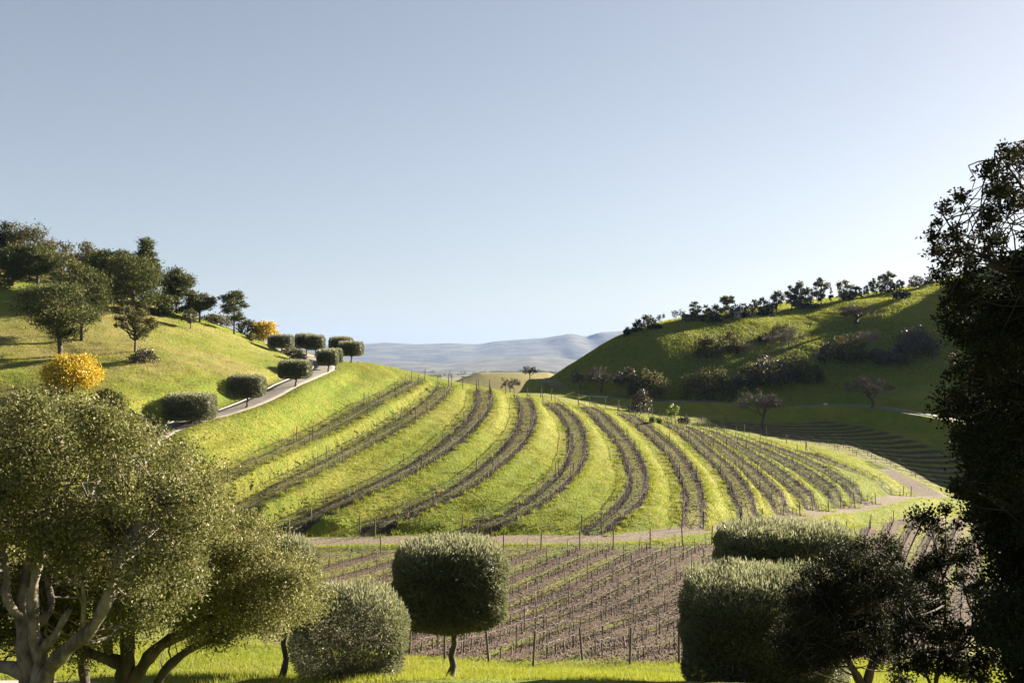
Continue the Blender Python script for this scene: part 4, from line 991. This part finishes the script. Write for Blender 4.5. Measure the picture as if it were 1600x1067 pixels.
# ---- big live oaks close to the camera
def near_tree(name, label, foot, limbs, poly, d0, d1, n, rc, nleaf, l, w, mat, bark, seed, sparse=None, back=None, trunk_r=.3, cat='tree', twigs=0, limb_r=.022):
    r = np.random.RandomState(seed); f = np.asarray(foot, float); root = empty(name, tuple(f)); tag(root, label, cat)
    b = MB(); ends = []
    for path, r0, r1 in limbs:
        pts = resamp(smooth(np.array([P(*q) for q in path]), 2), .14)-f
        rad = np.linspace(r0, r1, len(pts))*(1+.10*np.sin(np.arange(len(pts))*1.3+r0*40)+.05*r.normal(size=len(pts)))
        b.tube(pts, rad, 11); ends.append(pts)
    C_ = []; pl = np.array(poly, float); lo = pl.min(0); hi = pl.max(0)
    while len(C_) < n:
        q = r.uniform(lo, hi)
        if inside(pl, np.array([q[0]]), np.array([q[1]]))[0]: C_.append(P(q[0], q[1], r.uniform(d0, d1))-f)
    if back:
        pb, m, e0, e1 = back; pb = np.array(pb, float); lo_, hi_ = pb.min(0), pb.max(0); k = 0
        while k < m:
            q = r.uniform(lo_, hi_)
            if inside(pb, np.array([q[0]]), np.array([q[1]]))[0]: C_.append(P(q[0], q[1], r.uniform(e0, e1))-f); k += 1
    R_ = list(rc*r.uniform(.65, 1.35, len(C_)))
    if sparse:
        pl, m, rs_ = sparse; pl = np.array(pl, float); lo = pl.min(0); hi = pl.max(0); k = 0
        while k < m:
            q = r.uniform(lo, hi)
            if inside(pl, np.array([q[0]]), np.array([q[1]]))[0]: C_.append(P(q[0], q[1], r.uniform(d0, d1))-f); R_.append(rs_*r.uniform(.5, 1.3)); k += 1
    C_ = np.array(C_); R_ = np.array(R_); all_ = np.concatenate(ends)
    for c_ in C_[::1]:
        j = np.argsort(np.linalg.norm(all_-c_, axis=1))[r.randint(0, 12)]
        limb(b, all_[j], c_, limb_r, .006, r, 4, .10, 7)
    V, Q, rn = leaves(C_, R_, nleaf, l, w, r, .15, 2.0, tone=np.clip(.5+.9*fbm(C_[:, 0]/1.5, C_[:, 2]/1.5, seed), 0, 1))
    b.build('trunk', bark, root)
    mesh_np('crown', V, Q, mat, parent=root, attrs={'rnd': rn})
    if twigs:
        i_ = r.randint(0, len(C_), twigs); p0 = C_[i_]+unit(r, twigs)*R_[i_][:, None]*.7; dr = unit(r, twigs)+np.array([0, 0, .5]); dr /= np.linalg.norm(dr, axis=1)[:, None]; ln = .45*r.uniform(.4, 1.2, twigs)[:, None]
        s_ = np.cross(dr, unit(r, twigs)); s_ /= np.linalg.norm(s_, axis=1)[:, None]
        V = np.stack([p0-s_*.006, p0+dr*ln, p0+s_*.006, p0-dr*ln*.8], 1).reshape(-1, 3); mesh_np('twigs', V, np.arange(4*twigs).reshape(-1, 4), m_twig, parent=root)
    return root
fa_ = (-8.2, 17.0, float(hz(-8.2, 17.0)))
near_tree('live_oak', 'large live oak with pale forked limbs at the lower left corner', fa_, [
   ([(50,1200,17),(52,1120,17),(46,1066,17),(41,1031,17),(37,989,17.1),(36,951,17.2),(42,904,17.3),(60,840,17.4),(80,760,17.4),(95,690,17.4)], .20, .05),
   ([(60,1150,17),(56,1090,16.9),(62,1045,16.9),(64,1025,16.9),(54,1000,16.8),(52,968,16.8),(50,925,16.8),(62,870,16.7),(90,800,16.6)], .15, .05),
   ([(62,1090,16.9),(74,1046,16.8),(98,1020,16.6),(128,996,16.5),(148,977,16.4),(162,950,16.3),(174,920,16.3),(176,898,16.3),(187,872,16.3),(215,820,16.4),(250,770,16.6)], .145, .05),
   ([(64,1030,16.9),(66,1010,16.8),(85,996,16.7),(92,980,16.6),(110,950,16.5)], .10, .04),
   ([(50,1060,17),(22,1042,17),(-10,1040,17),(-60,1020,17),(-140,960,17.2)], .13, .07),
   ([(36,965,17.1),(16,950,17),(8,925,17),(12,890,17),(0,840,17)], .09, .04),
   ([(36,1000,17.1),(70,965,17.3),(84,940,17.4),(70,900,17.6),(110,850,17.8),(150,790,18)], .08, .03),
   ([(128,996,16.5),(132,950,16.2),(130,925,16.1),(128,905,16.0)], .05, .035),
  ], [(-260,640),(-60,640),(0,648),(40,630),(90,624),(140,630),(190,655),(215,672),(240,706),(275,700),(300,712),(318,742),(335,760),(328,790),(345,815),(335,850),(300,870),(320,900),(300,935),(270,965),(220,975),(180,965),(150,915),(100,880),(40,860),(-60,900),(-260,940)],
  15.6, 20.0, 290, .42, 300000, .062, .034, LM['liveoak'], m_palebark, 61, twigs=2500, back=([(-260,860),(40,850),(110,880),(150,920),(190,960),(170,1000),(130,1035),(60,1020),(0,1020),(-260,1030)], 150, 18.5, 21))
fb2 = (-7.4, 20.5, float(hz(-7.4, 20.5)))
near_tree('live_oak', 'spreading live oak with dark low limbs, right of the pale limbed one', fb2, [
   ([(212,1180,20.5),(205,1110,20.5),(192,1066,20.4),(200,1031,20.3),(198,993,20.3),(206,960,20.2),(200,930,20.1),(205,880,20)], .27, .06),
   ([(200,1040,20.4),(175,1030,20.3),(152,1024,20.2),(128,1016,20.1),(100,1005,20)], .15, .07),
   ([(170,1028,20.3),(168,1000,20.2),(164,985,20.1),(152,968,20.1),(150,940,20)], .11, .05),
   ([(205,1070,20.4),(222,1042,20.2),(238,1018,20.1),(262,1000,20),(300,985,19.9),(340,960,19.8),(380,930,19.8),(420,900,19.8)], .15, .04),
   ([(230,1150,20.6),(245,1066,20.6),(262,1040,20.5),(300,1010,20.6),(350,990,20.8),(400,975,21),(440,960,21.2)], .14, .03),
   ([(140,1120,20.8),(130,1045,20.7),(124,1000,20.6),(118,960,20.6),(130,900,20.6)], .12, .05),
   ([(205,960,20.2),(230,930,20.1),(270,890,20),(310,860,20)], .1, .04),
  ], [(180,830),(230,790),(300,800),(350,812),(390,812),(425,840),(468,858),(488,888),(500,930),(492,955),(462,960),(440,978),(400,985),(360,985),(330,1005),(296,990),(262,965),(230,955),(190,950),(150,920)],
  18.8, 22.6, 125, .42, 125000, .062, .034, LM['liveoak'], m_bark, 62, twigs=1500)
fr_ = (8.6, 14.0, float(hz(8.6, 14.0)))
near_tree('evergreen_tree', 'tall black looking tree against the light along the right edge', fr_, [
   ([(1760,1300,14),(1740,1067,14),(1720,850,14),(1700,600,14),(1680,400,14),(1660,250,14)], .26, .05),
   ([(1730,900,14),(1640,820,13.6),(1560,780,13.4),(1500,760,13.3)], .05, .01),
   ([(1715,700,14),(1640,640,13.6),(1560,620,13.4),(1500,600,13.3)], .05, .01),
   ([(1700,560,14),(1640,480,13.7),(1570,420,13.5),(1500,380,13.4),(1470,330,13.4)], .05, .01),
   ([(1690,480,14),(1640,360,14),(1590,280,14),(1555,235,14)], .05, .008),
   ([(1740,1050,14),(1650,980,13.6),(1560,960,13.4),(1490,900,13.3)], .05, .01)],
  [(1800,290),(1680,330),(1620,380),(1570,440),(1515,470),(1500,510),(1525,570),(1500,610),(1496,660),(1518,705),(1528,760),(1530,830),(1560,900),(1570,1090),(1800,1120)],
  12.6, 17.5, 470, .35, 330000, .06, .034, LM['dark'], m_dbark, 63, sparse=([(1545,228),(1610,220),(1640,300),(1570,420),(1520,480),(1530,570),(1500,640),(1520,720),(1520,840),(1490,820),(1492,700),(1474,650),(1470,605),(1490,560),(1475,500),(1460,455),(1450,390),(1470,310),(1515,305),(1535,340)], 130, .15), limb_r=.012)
near_tree('evergreen_tree', 'loose low branches of a shaded young tree at the right corner', (7.0, 17.5, float(hz(7.0, 17.5))), [
   ([(1450,1180,17.5),(1462,1060,17.5),(1480,960,17.4),(1470,880,17.3),(1450,810,17.2)], .045, .01),
   ([(1462,1060,17.5),(1520,980,17.4),(1560,900,17.3)], .03, .01), ([(1460,1080,17.5),(1420,1000,17.4),(1410,930,17.3)], .028, .01)],
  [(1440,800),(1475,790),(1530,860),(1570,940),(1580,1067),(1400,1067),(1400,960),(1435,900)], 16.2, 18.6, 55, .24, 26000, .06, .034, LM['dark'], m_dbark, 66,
  sparse=([(1380,900),(1470,780),(1600,850),(1600,1067),(1380,1067)], 34, .15), cat='tree')
near_tree('evergreen_oak', 'dark shaded oak in front of the clipped hedge trees on the right', (8.1, 23.0, float(hz(8.1, 23.0))), [
   ([(1352,1200,23),(1350,1085,23),(1362,1040,23),(1372,1000,23),(1368,940,23),(1362,890,23)], .16, .04),
   ([(1352,1080,23),(1320,1020,22.8),(1285,980,22.7),(1250,950,22.6)], .1, .03), ([(1365,1030,23),(1400,980,23.1),(1420,930,23.2),(1430,890,23.2)], .09, .03)],
  [(1236,905),(1262,893),(1296,892),(1322,862),(1362,842),(1402,850),(1426,880),(1428,930),(1415,970),(1405,1010),(1350,1045),(1290,1050),(1240,1040),(1215,985),(1228,940)],
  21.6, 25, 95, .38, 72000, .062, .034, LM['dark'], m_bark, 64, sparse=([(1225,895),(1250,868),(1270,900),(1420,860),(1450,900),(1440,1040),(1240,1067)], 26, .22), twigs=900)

# ---- small things in the distance
m_white = simple('white_paint', (.72, .72, .70), (.8, .8, .78), 3, .5, 0); m_grey = simple('pale_render', (.28, .27, .25), (.34, .32, .30), 1, .9, .1)
m_roof = simple('dark_roof', (.03, .03, .035), (.06, .06, .06), 2, .7, .1); m_brick = simple('red_brown_tiles', (.28, .12, .07), (.36, .17, .10), 2, .8, .1)
m_glass = simple('window_glass', (.02, .025, .03), (.03, .035, .04), 1, .15, 0)
def house(px, py, wpx, hpx, name, label, wall, roof, dmin, dmax, rz=.2, deep=4.0, flat=False):
    w_ = place(px, py, dmin, dmax); k = w_[1]/F; w = wpx*k; h = hpx*k; root = empty(name, tuple(w_), rz); tag(root, label, 'building')
    b = MB(); b.box((0, 0, h*.3-.3), (w/2, deep/2, h*.3+.3)); b.build('wall', wall, root, False)
    b = MB(); e = .35; rh = h*.4 if not flat else .25
    V = [(-w/2-e, -deep/2-e, h*.6), (w/2+e, -deep/2-e, h*.6), (w/2+e, deep/2+e, h*.6), (-w/2-e, deep/2+e, h*.6), (-w/2-e, 0, h*.6+rh), (w/2+e, 0, h*.6+rh)]
    b.raw(V, Q=[(0, 1, 5, 4), (2, 3, 4, 5), (0, 3, 2, 1)], T=[(0, 4, 3), (1, 2, 5)]); b.build('roof', roof, root, False)
    for s_ in (-.28, .28):
        b = MB(); b.box((s_*w, -deep/2-.02, h*.32), (min(.5, w*.09), .04, h*.14)); b.build('window', m_glass, root, False)
house(1083, 500, 30, 10, 'shed', 'long low shed with dark roof below the ridge trees', m_bark, m_roof, 270, 375)
house(1149, 496, 10, 12, 'house', 'little pale house between the dark ridge trees', m_grey, m_grey, 270, 375)
house(1258, 482, 26, 10, 'shed', 'dark low shed at the foot of the tall eucalyptus trees', m_roof, m_roof, 270, 375, flat=True)
house(12, 419, 40, 9, 'building', 'long red brown roof at the hilltop by the left edge', m_grey, m_brick, 150, 200, .1)
w = place(1290, 641, 200, 260); b = MB(); root = empty('utility_box', (w[0], w[1], float(hz(w[0], w[1]))+.02)); tag(root, 'tiny white box standing beside the valley road', 'utility box')
b.box((0, 0, .22), (.42, .28, .24)); b.build('cabinet', m_white, root, False); b = MB(); b.box((0, 0, .49), (.46, .32, .03)); b.build('lid', m_white, root, False)
# pale slab added for the sunlit road end and bank at the bend
w = P(938, 625, 242.5); b = MB(); zr = float(hz(w[0], w[1]+2)); root = empty('lit_road_slab', (w[0], w[1], zr)); tag(root, 'pale slab added for the sunlit end of the valley road and its bank', 'added slab')
b.box((0, 0, -1.6), (1.7, .25, 1.7)); b.build('wall', m_grey, root, False); b = MB(); b.box((0, 0, .18), (1.9, .32, .08)); b.build('slab_top', m_white, root, False)
# trees of the middle distance, seen between the hills
r = np.random.RandomState(90)
FT = [(690,601,7,10),(703,600,5,8),(735,598,8,14),(744,597,9,12),(754,597,8,11),(762,597,8,12),(770,596,7,10),(783,594,9,8),(636,588,6,9),(646,589,6,8),(660,594,5,10),(622,586,5,8),(850,590,9,16),(862,590,10,16),(872,587,9,16),(846,596,14,16),(862,600,14,18),(880,590,6,10),(603,582,4,10)]
NTH = nth
for n, (px, py, hp, wp) in enumerate(FT):
    d = 480+60*r.rand() if px > 840 else (760 if 680 < px < 790 else 520); x = (px-800)/F*d
    zg = float(far_h(np.array([x]), np.array([d]))[0])-.3
    rr = np.random.RandomState(n); h = hp/F*d; w = wp/F*d; C_ = crown_clusters(rr, 9, w, h*.15, h, w*.22); V, Q, rn = leaves(C_, np.full(len(C_), w*.22), 420, 1.1, .8, rr)
    root = empty('distant_tree', (x, d, zg)); tag(root, f'{ORD[n]} in the list of far dark trees', 'tree', 'far trees between the two hills')
    root['label'] = f'dark far tree between the hills, {ORD[n]} placed'
    mesh_np('crown', V, Q, LM['oak'], parent=root, attrs={'rnd': rn}); b = MB(); b.tube([(0, 0, -4), (0, 0, h*.6)], [w*.06, w*.03], 5); b.build('trunk', m_bark, root)
order = sorted([o for o in COL.objects if o.name.startswith('distant_tree')], key=lambda o: o.location.x/o.location.y)
for n, o in enumerate(order): o['label'] = f'far dark tree between the hills, {ORD[n]} from the left'
# scrub and hedgerow woods on the valley floor
r = np.random.RandomState(4); n = 60000; y = 900*np.exp(r.rand(n)*math.log(6)); x = y*r.uniform(-.22, .16, n)
k = (fbm(x/420, y/800, 61, 3) > .22) & (r.rand(n) < .5) | (np.abs(fbm(x/500+9, y/900, 67, 2)) < .012); x = x[k][:9000]; y = y[k][:9000]; n = len(x)
def land(x, y):   # height of the outer sheet
    return far_h(x, y)
z = land(x, y); s_ = r.uniform(5, 11, n); VV = []; m = 14
c = np.column_stack([x, y, z+s_*.4]); d_ = unit(r, n*m).reshape(n, m, 3); q = c[:, None]+d_*np.stack([s_, s_, s_*.6], 1)[:, None]*r.uniform(.5, 1, (n, m, 1))
t1 = unit(r, n*m).reshape(n, m, 3)*s_[:, None, None]*.4; t2 = unit(r, n*m).reshape(n, m, 3)*s_[:, None, None]*.4
V = np.stack([q-t1, q+t2, q+t1], 2).reshape(-1, 3)
tag(mesh_np('woodland', V, np.arange(len(V)).reshape(-1, 3), LM['oak'], attrs={'rnd': np.repeat(r.rand(n*m), 3)}), 'scattered woods and hedgerows on the hazy valley floor', 'woodland', kind='stuff')
# ------------------------------------------------------------------ haze
m_haze, nt, out = newmat('haze'); g = N(nt)
v = g.n('ShaderNodeVolumePrincipled'); v.inputs['Density'].default_value = HAZE; v.inputs['Color'].default_value = (0.25, 0.39, 0.72, 1); v.inputs['Anisotropy'].default_value = 0.0
g.link(v.outputs[0], out.inputs[1])
hb_ = MB(); zlo = float(VG[:, 2].min())-1-30; hb_.box((0, 5000, (620+zlo)/2), (15500, 16500, (620-zlo)/2)); hb_.build('haze', m_haze, smooth=False)['kind'] = 'stuff'
